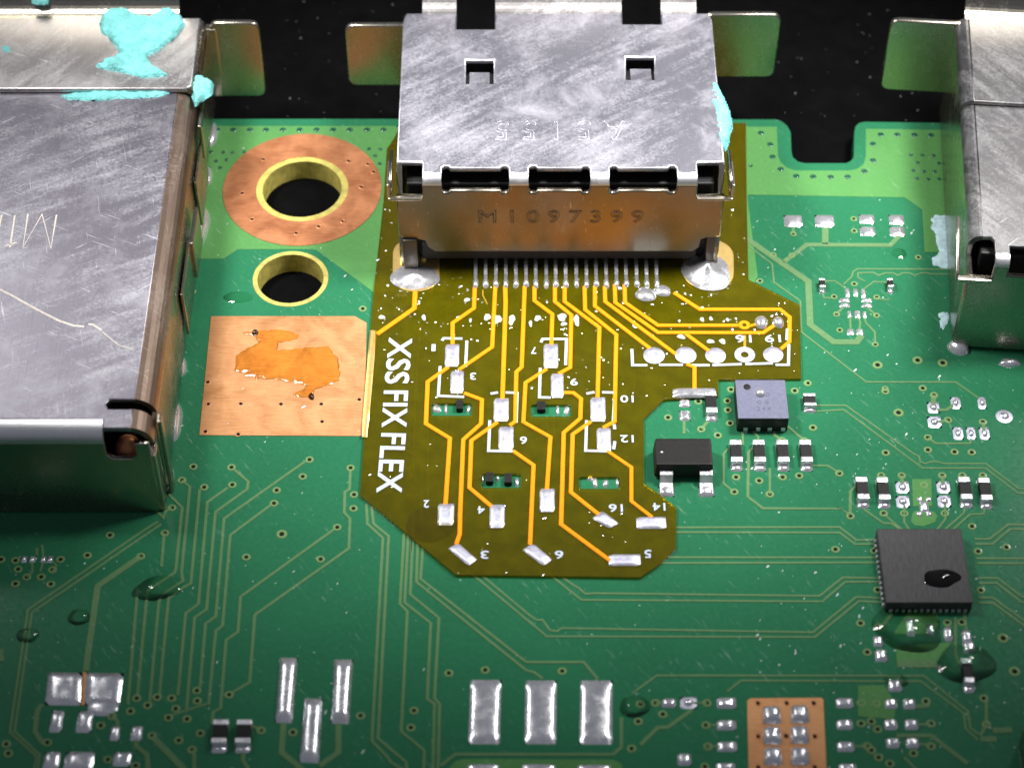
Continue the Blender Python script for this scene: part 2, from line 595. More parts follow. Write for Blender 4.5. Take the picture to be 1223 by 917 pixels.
# ------------------------------------------------------------------ circuit board
board = thing('circuit_board', (0, 0, -TH), 'green printed circuit board with copper ring, bare copper square and fine traces', 'circuit board')
c1 = P(361, 226).xy
r1 = (P(411, 226) - P(311, 226)).length / 2
r1o = (P(455.5, 226) - P(266, 226)).length / 2
c2 = P(347, 333).xy
r2 = (P(389, 333) - P(305, 333)).length / 2
edge_r = poly_px('AC 0,45 165,45 190,52 215,72 230,100 233,180 238,205 262,225 290,231 465,231 485,222 498,205 500,100 505,75 520,60 545,55 900,60')
yl = P(300, 142).y
bo = [(-44, -36), (44, -36), (44, edge_r[-1][1])] + edge_r[::-1] + [(edge_r[0][0] - .6, yl), (-44, yl)]
plate('substrate', bo, [circ(c1, r1), circ(c2, r2)], TH, 0, 'mask_green', board, .03)
def tube(name, c, r0, r1_, za, zb, mat, parent, n=48):
    V, F = [], []
    for z in (za, zb):
        for r in (r0, r1_):
            V += [(x, y, z) for x, y in circ(c, r, n)]
    for i in range(n):
        k = (i + 1) % n
        F += [(i, k, 2 * n + k, 2 * n + i), (n + k, n + i, 3 * n + i, 3 * n + k), (2 * n + i, 2 * n + k, 3 * n + k, 3 * n + i), (k, i, n + i, n + k)]
    return mk(name, V, F, mat, parent)
tube('hole_wall', c1, r1 - .12, r1 + .22, -TH, .012, 'fibreglass', board)
tube('hole_wall', c2, r2 - .10, r2 + .13, -TH, .012, 'fibreglass', board)
# copper pours under the lacquer
pour_h = .018
ring_o = circ(c1, r1o, 72)
plate('copper_pour', poly_px('px 205,151 530,151 533,349 445,349 442,346 377,298 284,298 268,309 205,310'), [circ(c1, r1o - .1, 72)], pour_h * 2, pour_h, 'mask_pour', board, .004)
plate('copper_pour', poly_px('AC -20,78 170,78 175,200 186,228 212,252 250,264 480,264 515,256 540,236 549,205 549,87 960,92 960,610 800,610 790,430 715,378 -20,366'), [], pour_h * 2, pour_h, 'mask_pour', board, .004)
plate('copper_pour', poly_px('px 780,151 893,151 893,240 905,330 893,352 780,352'), [], pour_h * 2, pour_h * .9, 'mask_pour', board, .004)
for s in ('R 678,620 772,620 775,752 682,752', 'R 690,775 785,778 802,800 790,830 735,850 690,845 672,825 678,790', 'S 595,700 870,680 830,740 800,772 605,770',
          'S 640,560 700,500 800,505 805,600 770,640 590,640 610,600', 'T 415,515 540,515 600,600 590,680 415,665', 'V 300,930 340,885 380,872 1110,876 1150,895 1160,930'):
    plate('copper_pour', poly_px(s), [], pour_h * 2, pour_h, 'mask_pour', board, .004)
# bare copper
tube('copper_ring', c1, r1 + .21, r1o, -.01, .045, 'copper', board, 72)
plate('copper_pad', poly_px('px 252,378 424,378 438,386 436,521 238,520'), [], .06, .035, 'copper_pad', board, .01)
cp2 = plate('copper_pad', poly_px('U 880,578 T 235,575 246,585 T 262,930 U 872,930 865,590'), [], .06, .035, 'copper_pad', board, .01)
cp2['label'] = 'bare copper pad carrying six solder bumps in two columns'

# traces --------------------------------------------------------------
tw = .115
TR = [
 ('Y 770,255 705,295 X 135,147 48,742 178,860 165,930', .1), ('Y 785,268 X 155,160 70,738 192,852 185,930', .1),
 ('Y 685,425 475,570 425,917 X 418,445', .22), ('Y 675,580 X 668,70 622,610', tw),
 ('Z 45,130 98,180 92,290 152,350 122,650 Y 850,505 722,590 X 712,110 668,570', tw),
 ('Z 152,218 190,250 150,665 Y 890,545 785,615 X 773,110 728,600', tw),
 ('Z 238,262 195,720 Y 885,580 820,630 X 820,95 775,565', tw),
 ('Z 375,255 275,325 232,820 W 148,120 88,165 50,565', tw), ('Z 405,165 475,225 470,262 315,372 W 190,145 132,185 92,630', tw),
 ('Z 755,125 357,405 W 235,180 185,215 158,525', tw), ('Z 590,335 387,485 W 268,225 235,250 200,610', tw),
 ('Z 900,452 437,785 W 343,255 285,295 258,625 222,645 215,705', tw), ('Z 972,165 968,262 945,275 942,375 970,405 965,550 W 425,172 400,500 318,548', tw),
 ('Z 65,475 52,640', tw), ('Z 15,352 60,400 Z 70,370 103,352', tw),
 ('Z 1050,335 1055,430 AB 152,92 W 995,785 1060,850 1090,890 1150,925', tw), ('Z 1075,345 1085,430 AB 180,82 W 1025,772 1162,888 1165,925', tw),
 ('AB 255,70 235,412 V 108,155 78,738 190,830 188,925', tw), ('AB 275,80 258,405 385,505 V 205,580 240,605 232,925', tw),
 ('AB 297,95 285,365 425,480 V 240,575 265,605 257,925', tw), ('AB 322,110 315,305 850,735 890,745 930,775', tw),
 ('AB 347,130 335,290 850,695 1130,695 1200,780', tw),
 ('AB 560,245 950,570 S 205,655 420,480 545,487', .1), ('AB 600,245 870,470 900,490 930,490 965,540 1000,545 1020,530 S 195,632 405,460 540,465', .1),
 ('AA 50,500 222,637 S 240,482 352,387 535,385', .1), ('AA 90,500 190,570 210,580 240,608 290,605 S 228,455 340,365 535,368', .1),
 ('AA 620,430 S 535,268', .1), ('AA 590,458 S 540,292', .1), ('AA 660,285 S 325,120 408,183 530,180', .1), ('AA 660,308 S 325,147 400,203 530,202', .1),
 ('O 655,540 630,565 626,815 712,880 1150,882 R 325,760 378,795', .12), ('O 515,545 490,575 490,740 545,785', .1), ('O 598,420 598,525', .1),
 ('O 655,420 660,450 685,480 685,525', .1), ('O 772,420 775,465 815,500', .12), ('O 845,415 945,500', .12), ('O 750,655 750,800', .1),
 ('O 985,640 1075,640 1140,680', .1), ('O 268,390 268,462', .12), ('O 400,395 365,435', .14),
 ('R 210,262 355,262 690,500 712,510 718,535 740,545 775,535 800,535 830,545 1037,545 1200,668 1260,668', .085), ('R 215,290 345,283 730,567 1035,567 1195,690 1260,690', .085),
 ('Q 60,310 180,400 188,475 297,553 302,682 R 455,148 890,148 1005,228', .085), ('Q 40,272 330,472 338,650 435,722 530,722 550,695', .26),
 ('Q 228,392 325,320 670,322 705,285', .2), ('Q 400,250 400,318', .26), ('Q 266,245 268,275', .12),
 ('Q 475,485 510,452 515,432 535,420 960,422', .08),
 ('Q 565,472 535,455 535,437 600,435 620,447 650,437 680,437 700,447 720,437 750,437 770,447 800,437 820,437 840,441 960,442', .08),
 ('Q 385,500 400,471 440,470 490,505', .08), ('Q 558,505 600,473 660,475', .08), ('Q 390,520 395,540 430,540', .08), ('Q 610,540 640,547 665,547', .08),
 ('Q 480,575 445,605', .1), ('Q 575,580 610,612', .1), ('Q 503,612 505,680', .1), ('Q 530,612 545,640 540,680', .1), ('Q 560,618 570,645 605,680 607,730', .09),
 ('R 785,270 800,284 845,284 890,252', .14), ('R 790,345 853,335', .13), ('R 755,420 795,447 960,447 967,425', .1), ('R 782,212 782,262', .2), ('R 1025,345 1028,380', .14),
 ('R 528,603 533,650', .16), ('R 628,603 630,650', .16), ('R 825,603 828,650', .16), ('R 923,603 930,640', .16), ('R 1023,603 1028,640', .16),
 ('R 440,765 540,835 580,837 625,872', .1), ('R 540,790 610,850 640,872', .1), ('R 640,735 640,830 668,872', .1), ('R 838,735 840,815 795,872', .1), ('R 935,765 930,785 830,872', .1),
 ('R 1035,760 1025,790 960,792 870,872', .1), ('R 376,795 378,680 402,655', .12),
 ('S 980,178 1055,178 1145,108 1260,108', .11), ('S 985,202 1070,202 1155,130 1260,130', .11), ('S 990,272 1120,272 1260,273', .11), ('S 995,296 1260,297', .11),
 ('S 1000,368 1095,368 1215,460 1260,462', .11), ('S 1005,392 1090,392 1210,485 1260,487', .11), ('S 1000,463 1070,463 1260,600', .11), ('S 1000,488 1070,488 1260,625', .11),
 ('U 305,555 425,467 T 735,468 950,640 962,720 1005,755', .1), ('U 768,545 835,492 T 720,495 930,650 940,725 1000,780', .1),
 ('S 615,500 530,605', .14), ('S 890,560 890,740 912,790', .12), ('S 930,520 945,640', .12), ('S 850,590 850,640', .12), ('T 605,410 800,412', .28), ('T 600,758 770,758 950,895', .16), ('T 640,865 700,925', .12),
 ('T 1040,580 1040,705 1010,760', .13), ('T 1010,775 1090,775', .22), ('T 1070,735 1165,730', .22), ('T 690,618 765,612', .18), ('T 690,705 770,705', .12), ('T 690,798 770,805', .12), ('T 380,812 460,810', .12),
 ('U 345,805 430,720 480,718 595,635', .15), ('V 1150,670 1150,815 1110,850 340,850 270,905', .13), ('U 420,600 480,600', .1), ('U 600,600 670,600', .1), ('U 670,708 740,708', .1), ('U 670,812 740,812', .1),
 ('W 565,700 555,840 660,925', .2), ('W 832,700 832,840 740,905', .2), ('X 205,605 180,640 170,740 212,800', .17), ('X 740,762 900,925', .22),
 ('X 660,770 665,810 715,850 722,930', .17), ('X 545,660 572,690 570,730', .14), ('X 935,830 945,850 945,930', .14), ('W 368,815 368,880 400,930', .14), ('W 455,733 415,712', .12), ('W 20,660 190,605', .1),
 ('Y 180,385 178,420', .1), ('Y 205,370 212,440 195,500', .1), ('Y 155,440 158,500 130,525', .1), ('Y 245,440 275,470 255,500', .1),
 ('X 0,340 5,400', .2),
 # seen dimly through the amber film
 ('J 590,60 335,240 310,640 M 290,620 285,700', .08), ('J 490,740 480,917', .09), ('J 525,740 515,917', .09), ('J 855,60 850,140', .07), ('J 885,60 885,140', .07), ('J 1020,60 1020,140', .07),
 ('J 1055,60 1055,130', .07), ('M 240,120 345,180 350,580', .09), ('M 380,20 380,420', .09), ('M 235,180 300,300 M 300,620', .09), ('K 745,320 740,640', .08), ('K 250,740 255,900', .09), ('K 290,740 290,900', .09),
 ('N 520,360 900,590', .11), ('N 300,600 640,820', .11),
]
for s, wd in TR:
    ribbon('trace', s, wd * 1.38, 'mask_trace', board, -.008, .036, 0, .022)

# vias ----------------------------------------------------------------
def via_mesh():
    n = 14
    V, F, fm = [], [], []
    prof = [(1.0, -.008), (.86, .03), (.56, .034), (.44, .012)]
    for r, z in prof:
        V += [(r * math.cos(2 * math.pi * i / n), r * math.sin(2 * math.pi * i / n), z / .18) for i in range(n)]
    for k in range(3):
        for i in range(n):
            j = (i + 1) % n
            F.append((k * n + i, k * n + j, (k + 1) * n + j, (k + 1) * n + i))
            fm.append(0)
    F.append(tuple(3 * n + i for i in range(n)))
    fm.append(1)
    me = bpy.data.meshes.new('via')
    me.from_pydata([(x * U, y * U, z * U) for x, y, z in V], [], F)
    me.materials.append(MATS['mask_via'])
    me.materials.append(MATS['via_hole'])
    me.polygons.foreach_set('material_index', fm)
    me.update()
    return me
def dimple_mesh():
    n = 12
    V, F = [], []
    for r, z in ((1.0, .0), (.8, .03), (.55, .028), (.3, .005)):
        V += [(r * math.cos(2 * math.pi * i / n), r * math.sin(2 * math.pi * i / n), z / .18) for i in range(n)]
    for k in range(3):
        for i in range(n):
            j = (i + 1) % n
            F.append((k * n + i, k * n + j, (k + 1) * n + j, (k + 1) * n + i))
    F.append(tuple(3 * n + i for i in range(n)))
    me = bpy.data.meshes.new('via')
    me.from_pydata([(x * U, y * U, z * U) for x, y, z in V], [], F)
    me.materials.append(MATS['dimple'])
    me.polygons.foreach_set('use_smooth', [True] * len(me.polygons))
    me.update()
    return me
VM, DM = via_mesh(), dimple_mesh()
def via(px, py, r, me, z=0.0):
    o = link_mesh('via', me, board)
    q = P(px, py, z) - ORG[board.name]
    o.location = q * U
    o.scale = (r, r, .18)
VIAS = 'Z 207,152 152,218 260,252 393,155 397,240 773,118 740,200 613,267 600,330 638,480b 908,447 827,602 465,592 973,158 990,288 987,355 103,352 15,352 68,475 ' \
 'Y 535,322 425,420 685,425 295,440 75,445 88,487 130,525 200,525 75,558 247,560 255,490 5,440 ' \
 'X 665,577 718,612 765,572 635,640 835,577 855,628 820,672 910,678 958,540 960,590 1115,560 870,782 975,748 935,828 740,760 545,665 490,710 230,792 30,800 40,845 660,905 525,875 ' \
 'W 940,662 610,743 455,733 V 310,455 487,440 862,445 140,637 125,720 ' \
 'U 420,600 455,655 335,690 670,600 665,708 675,812 303,822 345,607 660,910 ' \
 'O 540,150 532,213 512,277 515,328 527,402 178,370 365,435 458,470 890,220 962,177 992,427 945,500 818,498 560,705 690,725 822,705 915,697 1140,683 550,787 750,800 348,280 ' \
 'R 510,65b 705,42b 828,55b 548,193 730,178 785,212 612,297b 550,492 755,418 755,478 885,488 968,490 853,333 1023,342 528,603 628,603 825,603 923,603 1023,603 540,787 640,787 838,787 378,800 970,850 735,650 ' \
 'S 305,228 495,235 1138,218 1000,238 510,425 1013,427 427,587 515,605 1122,660b 1178,822b 460,728 850,585 920,582 ' \
 'T 1028,578 430,600 505,603 745,592 770,700 770,810 460,810 515,865 430,700 685,845 570,895 1040,705 480,690 510,728 480,830 ' \
 'Q 268,275 262,365 185,362 518,213 520,263 785,372 130,470 437,535 613,537 447,607 612,612 460,673 607,732 520,482 330,892 648,915 ' \
 'E 933,428 935,502 902,670 880,878 G 910,362'
rg = 'px'
for tok in VIAS.split():
    if ',' not in tok:
        rg = tok
        continue
    big = tok.endswith('b')
    x, y = tok.rstrip('b').split(',')
    q = rp(rg, float(x), float(y))
    via(q[0], q[1], .26 if big else (.18 if rg == 'Q' else .21), VM)
DIM = 'A 160,225 238,225 320,225 398,225 480,225 562,225 645,225 725,225 805,225 890,225 970,225 1048,210 130,333s 190,335s 235,337s 293,333s 105,375s 155,378s 207,372s 120,410s 175,410s 900,318s 955,320s 930,352s 953,390s ' \
 'AC 103,103 142,152 152,205 187,257 253,287 325,289 400,291 472,290 543,266 580,220 580,150 613,110 683,111 757,112 827,113 60,243s 742,197s 790,198s 838,200s 770,230s 860,232s 752,263s 797,267s 843,268s 767,298s 815,300s 862,300s'
for tok in DIM.split():
    if ',' not in tok:
        rg = tok
        continue
    sm = tok.endswith('s')
    x, y = tok.rstrip('s').split(',')
    q = rp(rg, float(x), float(y))
    via(q[0], q[1], .11 if sm else .17, DM, pour_h - .002)
# small drill holes in the bare copper
HOL = 'A 385,368 800,377 895,392 922,430 863,503 282,533 330,660 545,727 772,670 655,695 G 155,718 157,825 317,823 512,825 708,825 712,910 893,803 F 1012,107 1015,213 1172,212 1000,347 1160,360 ' \
 'U 918,600 1058,600 1190,600 920,762 1055,760 1195,762 920,912 1195,912'
hv = []
me_h = bpy.data.meshes.new('drill_hole')
nh = 10
me_h.from_pydata([(math.cos(2 * math.pi * i / nh) * r * U, math.sin(2 * math.pi * i / nh) * r * U, z * U) for r, z in ((1.25, 0.001), (1.0, .012), (.8, .004)) for i in range(nh)], [],
                 [(k * nh + i, k * nh + (i + 1) % nh, (k + 1) * nh + (i + 1) % nh, (k + 1) * nh + i) for k in (0, 1) for i in range(nh)] + [tuple(2 * nh + i for i in range(nh))])
me_h.materials.append(MATS['copper'])
me_h.materials.append(MATS['via_hole'])
me_h.polygons.foreach_set('material_index', [0] * (2 * nh) + [1])
me_h.update()
for tok in HOL.split():
    if ',' not in tok:
        rg = tok
        continue
    x, y = map(float, tok.split(','))
    q = rp(rg, x, y)
    o = link_mesh('drill_hole', me_h, board)
    zz = .045 if rg == 'A' else .035
    o.location = (P(q[0], q[1], zz) - ORG[board.name]) * U
    o.scale = (.115, .115, 1)

# tinned pads ---------------------------------------------------------
for q in ('V 415,487 567,487 557,800 403,800', 'V 684,490 836,490 832,800 678,800', 'V 952,490 1107,490 1106,802 945,802',
          'V 400,897 556,897 552,1000 396,1000', 'V 665,897 832,897 830,1000 662,1000', 'V 938,900 1100,900 1102,1000 936,1000'):
    quadpad('solder_pad', q, 'solder', board, .15, 0, 12, .0, 2.0)
for q in ('W 545,378 635,380 608,698 523,695', 'W 810,388 905,388 885,702 795,700', 'W 667,575 757,578 738,893 640,888'):
    quadpad('solder_pad', q, 'solder', board, .26, 0, 12, .0, 2.0)
quadpad('solder_pad', 'X 236,450 400,452 390,612 218,610', 'solder', board, .14, 0, 8, .15)
quadpad('solder_pad', 'X 418,452 603,455 580,615 410,612', 'solder', board, .14, 0, 8, .15)
ribbon('copper_strip', 'X 411,450 402,612', .17, 'copper_pad', board, -.01, .04)
c, rx, ry = ell_px('X', 500, 625, 150, 75)
V, F = ell_vf(c, rx, ry, .1, 5, 20, .05, 3)
mk('solder_bump', V, F, 'solder', board, True)
for r, x, y, a, b, h in [
    ('X', 275, 690, 62, 105, .16), ('X', 412, 692, 76, 105, .16), ('X', 560, 748, 46, 70, .13), ('X', 665, 748, 56, 72, .13), ('X', 250, 885, 80, 95, .16), ('X', 385, 890, 140, 105, .16), ('X', 595, 873, 86, 70, .13),
    ('Q', 267, 222, 75, 48, .08), ('Q', 397, 222, 78, 48, .08), ('Q', 572, 215, 62, 38, .09), ('Q', 575, 265, 62, 38, .09), ('Q', 695, 217, 62, 40, .09), ('Q', 698, 266, 62, 40, .09),
    ('Q', 492, 518, 18, 36, .06), ('Q', 526, 518, 20, 32, .06), ('Q', 558, 520, 18, 36, .06), ('Q', 500, 608, 16, 28, .06), ('Q', 533, 608, 24, 32, .06), ('Q', 563, 610, 16, 28, .06), ('Q', 505, 681, 30, 26, .06), ('Q', 543, 681, 28, 26, .06),
    ('Q', 480, 550, 42, 18, .07), ('Q', 480, 572, 42, 16, .07), ('Q', 572, 550, 42, 18, .07), ('Q', 572, 572, 42, 16, .07),
    ('U', 485, 600, 70, 45, .14), ('U', 765, 600, 95, 55, .14), ('U', 765, 708, 95, 50, .14), ('U', 768, 812, 95, 50, .14), ('U', 560, 875, 68, 60, .17), ('U', 760, 912, 95, 40, .14),
    ('T', 350, 600, 85, 50, .14), ('T', 350, 705, 80, 50, .14), ('T', 355, 812, 85, 50, .14), ('T', 365, 915, 85, 40, .12), ('T', 575, 605, 62, 50, .16), ('T', 665, 605, 62, 50, .16), ('T', 575, 705, 66, 52, .16), ('T', 675, 705, 66, 52, .16), ('T', 585, 795, 66, 50, .16), ('T', 680, 795, 66, 50, .16),
    ('S', 512, 675, 48, 52, .14), ('S', 527, 745, 60, 60, .16), ('S', 670, 605, 46, 90, .16), ('S', 767, 620, 40, 60, .16), ('S', 852, 640, 42, 70, .16), ('S', 945, 655, 48, 70, .16), ('S', 955, 705, 60, 60, .16), ('T', 595, 515, 70, 60, .18),
    ('Y', 118, 440, 26, 32, .1), ('Y', 158, 440, 28, 32, .1), ('Y', 212, 440, 26, 32, .1), ('Y', 245, 440, 26, 32, .1),
    ('O', 272, 290, 62, 45, .1), ('O', 272, 360, 62, 56, .12), ('R', 715, 720, 30, 24, .1), ('R', 758, 720, 28, 24, .1), ('R', 737, 755, 44, 58, .12), ('R', 712, 790, 30, 26, .1), ('R', 760, 790, 30, 26, .1),
]:
    pad('solder_pad', r, x, y, a, b, 'solder', board, h, 0, 6, .2, 3)
# pads with a white printed border
for r, x, y, a, b in [('R', 782, 272, 58, 54), ('R', 890, 250, 48, 58), ('R', 1018, 250, 40, 58), ('R', 787, 343, 66, 56), ('R', 902, 398, 50, 60), ('R', 965, 398, 44, 60), ('R', 1030, 398, 50, 60),
                      ('R', 631, 660, 64, 58), ('R', 633, 730, 64, 58), ('R', 830, 660, 64, 58), ('R', 834, 728, 64, 58), ('U', 580, 600, 80, 56)]:
    p0 = pad('solder_pad', r, x, y, a, b, 'tin_flex', board, .035, 0, 4, 0)
    c, rx, ry = ell_px(r, x, y, a * .6, b * .62)
    V, F = ell_vf(c, rx, ry, .13, 4, 14, .08, x, .02)
    mk('solder_bump', V, F, 'solder', p0, True)
c, rx, ry = ell_px('R', 1127, 315, 84, 64)
V, F = ell_vf(c, rx, ry, .03, 3, 24, 0, 0, 0, 0, 6)
p0 = mk('solder_pad', V, F, 'tin_flex', board, True)
c, rx, ry = ell_px('R', 1127, 313, 48, 36)
V, F = ell_vf(c, rx, ry, .1, 4, 16, .05, 2, .02)
mk('solder_bump', V, F, 'solder', p0, True)
for x, y in ((985, 662), (1120, 658), (987, 762), (1120, 758), (990, 863), (1122, 862), (990, 965), (1124, 963)):
    c, rx, ry = ell_px('U', x, y, 92, 84)
    V, F = dome_vf((c[0], c[1], 0), (rx, 0, 0), (0, ry, 0), .30, 8, 3, .03, .08)
    mk('solder_bump', V, F, 'solder', cp2, True)

# ------------------------------------------------------------------ amber flexible circuit
ZF = .16                       # upper face of the film
flex = thing('flex_circuit', tuple(P(640, 450).xy) + (0,), 'amber translucent flexible circuit lettered XSS FIX FLEX in front of the middle connector', 'flex circuit')
fo = 'px 480,147 470,166 462,178 458,240 446,349 444,372 430,591 463,618 544,686 700,688 765,689 787,674 807,655 808,606 785,588 769,577 769,500 793,477 858,473 858,453 957,452 955,364 894,334 892,250 891,147'
outl = [tuple(P(x, y, ZF).xy) for x, y in pts(fo)]
wins = []
for s in ('J 402,665 630,665 626,735 400,735', 'K 162,672 388,672 386,740 160,740', 'M 682,262 905,262 903,340 680,340', 'N 432,278 660,278 658,346 430,346'):
    q = [tuple(P(x, y, ZF).xy) for x, y in pts(s)]
    cx, cy = sum(a for a, _ in q) / 4, sum(b for _, b in q) / 4
    hx, hy = (q[1][0] - q[0][0]) / 2, (q[0][1] - q[2][1]) / 2
    rr = .12
    loop = []
    for k, (sx, sy) in enumerate(((1, 1), (-1, 1), (-1, -1), (1, -1))):
        for a in (0, 30, 60, 90):
            t = math.radians(a + 90 * k)
            loop.append((cx + sx * (hx - rr) + rr * math.cos(t), cy + sy * (hy - rr) + rr * math.sin(t)))
    wins.append(loop)
plate('film', outl, wins, .10, ZF, 'polyimide', flex, .008)
fw = .205
FT = [
 ('J 310,40 305,132 95,278', .24), ('J 645,10 640,132 520,215 520,335', fw), ('J 760,10 742,350 555,478', fw), ('J 815,10 818,100 800,645', .22), ('J 925,10 908,462 878,490 872,768 840,790', fw),
 ('J 980,10 980,90 1080,165 1075,340', fw), ('J 1095,10 1095,95 1187,170 1180,465 1115,500', fw),
 ('J 495,463 380,545 370,780 505,862 M 480,435', .21), ('J 585,608 685,645 680,780 M 580,70 562,490 560,600 540,658', fw), ('J 772,772 M 625,75 615,340 740,445', fw),
 ('M 860,133 975,213 955,660', .2), ('K 250,473 130,550 118,770 270,855 N 250,350', .2), ('K 345,605 400,607 442,640 438,750 345,830 N 330,545 605,748', fw), ('K 498,768 395,840 N 385,365 545,492', fw),
 ('N 588,132 725,225 725,415 842,505', .18), ('K 350,10 350,95 545,240 535,635', fw), ('K 462,10 465,140 640,280 630,768 565,803', fw), ('K 520,10 520,120 830,358', fw),
 ('K 575,10 578,95 975,390', fw), ('L 67,0 70,100 310,268 900,270 960,230', fw), ('L 465,275 605,378', fw), ('L 122,0 125,100 310,228 765,228', fw), ('L 825,232 860,222', .16),
 ('L 400,45 545,138 995,138 1050,182 1048,320 1000,362', fw), ('L 470,445 515,462 515,585', .2),
]
for s, wd in FT:
    ribbon('trace', s, wd, 'flex_copper', flex, ZF - .004, .03, ZF, .03)
for s, wd in (('L 797,285 797,352', .14), ('J 690,30 690,60 J 715,110', .07), ('J 520,330 518,340', .1)):
    ribbon('trace', s, wd, 'flex_copper_under', flex, ZF - .004, .02, ZF)
c, rx, ry = ell_px('L', 795, 228, 66, 52, ZF)
tube('trace_ring', c, rx * .4, rx, ZF - .004, ZF + .026, 'flex_copper', flex, 20)
g = quadpad('gold_contact', 'J 55,255 95,257 42,856 8,853', 'gold', flex, .03, ZF, 4, 0)
for r, x, y, a, b in [('J', 517, 397, 80, 125), ('J', 545, 547, 75, 125), ('J', 793, 702, 85, 130), ('J', 820, 862, 85, 130), ('J', 1072, 400, 82, 135), ('J', 1108, 567, 72, 135),
                      ('K', 537, 700, 85, 135), ('K', 570, 870, 80, 130), ('M', 482, 490, 92, 122), ('M', 770, 500, 85, 130), ('N', 252, 410, 85, 130), ('N', 836, 537, 166, 66), ('N', 687, 746, 178, 64)]:
    pad('solder_pad', r, x, y, a, b, 'tin_flex', flex, .09, ZF, 7, .12, 5)
for q in ('M 495,682 550,648 658,742 608,780', 'M 912,690 970,650 1080,742 1030,780', 'N 503,512 560,468 655,540 600,568'):
    quadpad('solder_pad', q, 'tin_flex', flex, .09, ZF, 7)
for i, (x, y, a, b) in enumerate([(287, 397, 120, 92), (465, 395, 120, 92), (633, 397, 116, 86), (957, 393, 114, 86)]):
    c, rx, ry = ell_px('L', x, y, a, b, ZF)
    V, F = ell_vf(c, rx, ry, .05, 4, 28, .01, i, ZF, 0, 8)
    mk('solder_pad', V, F, 'tin_flex', flex, True)
c, rx, ry = ell_px('L', 797, 395, 116, 86, ZF)
tube('solder_pad', c, rx * .38, rx, ZF - .004, ZF + .03, 'tin_flex', flex, 28)
for x, y, d in ((890, 212, 78), (985, 213, 68)):
    c, rx, ry = ell_px('L', x, y, d, d * .9, ZF)
    V, F = ell_vf(c, rx, ry, .22, 6, 22, .06, x, ZF)
    mk('solder_bump', V, F, 'solder', flex, True)
# castellated contacts at the notch
pad('solder_pad', 'O', 325, 232, 240, 52, 'solder', flex, .12, ZF, 8, .1, 6)
# silkscreen
SK = ['J 460,315 470,301 575,303', 'J 600,315 593,462', 'J 450,458 440,624 585,630', 'J 733,612 775,605', 'J 818,605 883,608 877,775', 'J 729,762 M 722,133 870,136',
      'K 216,325 226,305 360,305 355,452', 'K 213,468 208,632 272,634', 'K 472,612 517,603', 'K 560,604 632,606 622,776', 'K 473,762 N 468,132 610,136', 'N 632,80 625,125',
      'L 163,362 167,452 250,452', 'L 315,450 450,450', 'L 490,452 600,452', 'L 615,452 780,446', 'L 800,446 955,441', 'L 970,450 1043,450 1045,335', 'L 1037,248 1033,312', 'K 628,785 632,812']
for s in SK:
    ribbon('silkscreen_line', s, .155, 'silk', flex, ZF - .004, .022, ZF, .02)
def txt_along(name, body, a, b, hgt, parent, z, mat='silk', th=.02):
    A, B = P(*a, z), P(*b, z)
    d = (B - A)
    M = Matrix.Translation((A + B) / 2) @ Matrix.Rotation(math.atan2(d.y, d.x), 4, 'Z')
    return text(name, body, M, d.length, hgt, mat, parent, th)
def fatten(o, amt):
    # thicken the strokes of lettering sideways
    me = o.data
    bm = bmesh.new()
    bm.from_mesh(me)
    bmesh.ops.remove_doubles(bm, verts=bm.verts, dist=1e-7)
    bm.normal_update()
    mv = {}
    for v in bm.verts:
        n = Vector((0, 0, 0))
        for e in v.link_edges:
            pass
        for f in v.link_faces:
            if abs(f.normal.z) < .5:
                n += f.normal
        if n.length:
            n.normalize()
            mv[v] = n
    for v, n in mv.items():
        v.co += n * amt * U
    bm.to_mesh(me)
    bm.free()
for body, a, b in (('XSS', (478.5, 404), (473.6, 458)), ('FIX', (473.0, 467), (470.6, 510)), ('FLEX', (470.2, 518), (464.6, 588))):
    o = txt_along('lettering', body, a, b, 1.10, flex, ZF - .004)
    fatten(o, .035)
NUM = [('1', 'J', 413, 355, 26), ('3', 'J', 635, 515, 40), ('7', 'J', 975, 370, 36), ('9', 'K', 402, 547, 50), ('10', 'K', 700, 642, 90), ('12', 'K', 700, 866, 90), ('4', 'K', 118, 872, 46), ('6', 'M', 918, 75, 46),
       ('4', 'M', 680, 466, 46), ('2', 'M', 372, 432, 34), ('16', 'N', 637, 455, 92), ('14', 'N', 880, 448, 84), ('5', 'N', 818, 712, 44), ('3', 'M', 700, 717, 50), ('6', 'M', 1118, 717, 54), ('16', 'L', 790, 305, 112), ('19', 'L', 955, 303, 112)]
NUM = [q for q in NUM if not (q[0] == '4' and q[1] == 'K')]
for body, r, x, y, wz in NUM:
    cx, cy = rp(r, x, y)
    k = RG[r][2]
    M = Matrix.Translation(P(cx, cy, ZF - .004)) @ Matrix.Rotation(math.pi, 4, 'Z')
    s = 25.5
    o = text('lettering', body, M, wz * .8 / k / s, (.46 if r == 'L' else .42), 'silk', flex, .02)
    fatten(o, .012)
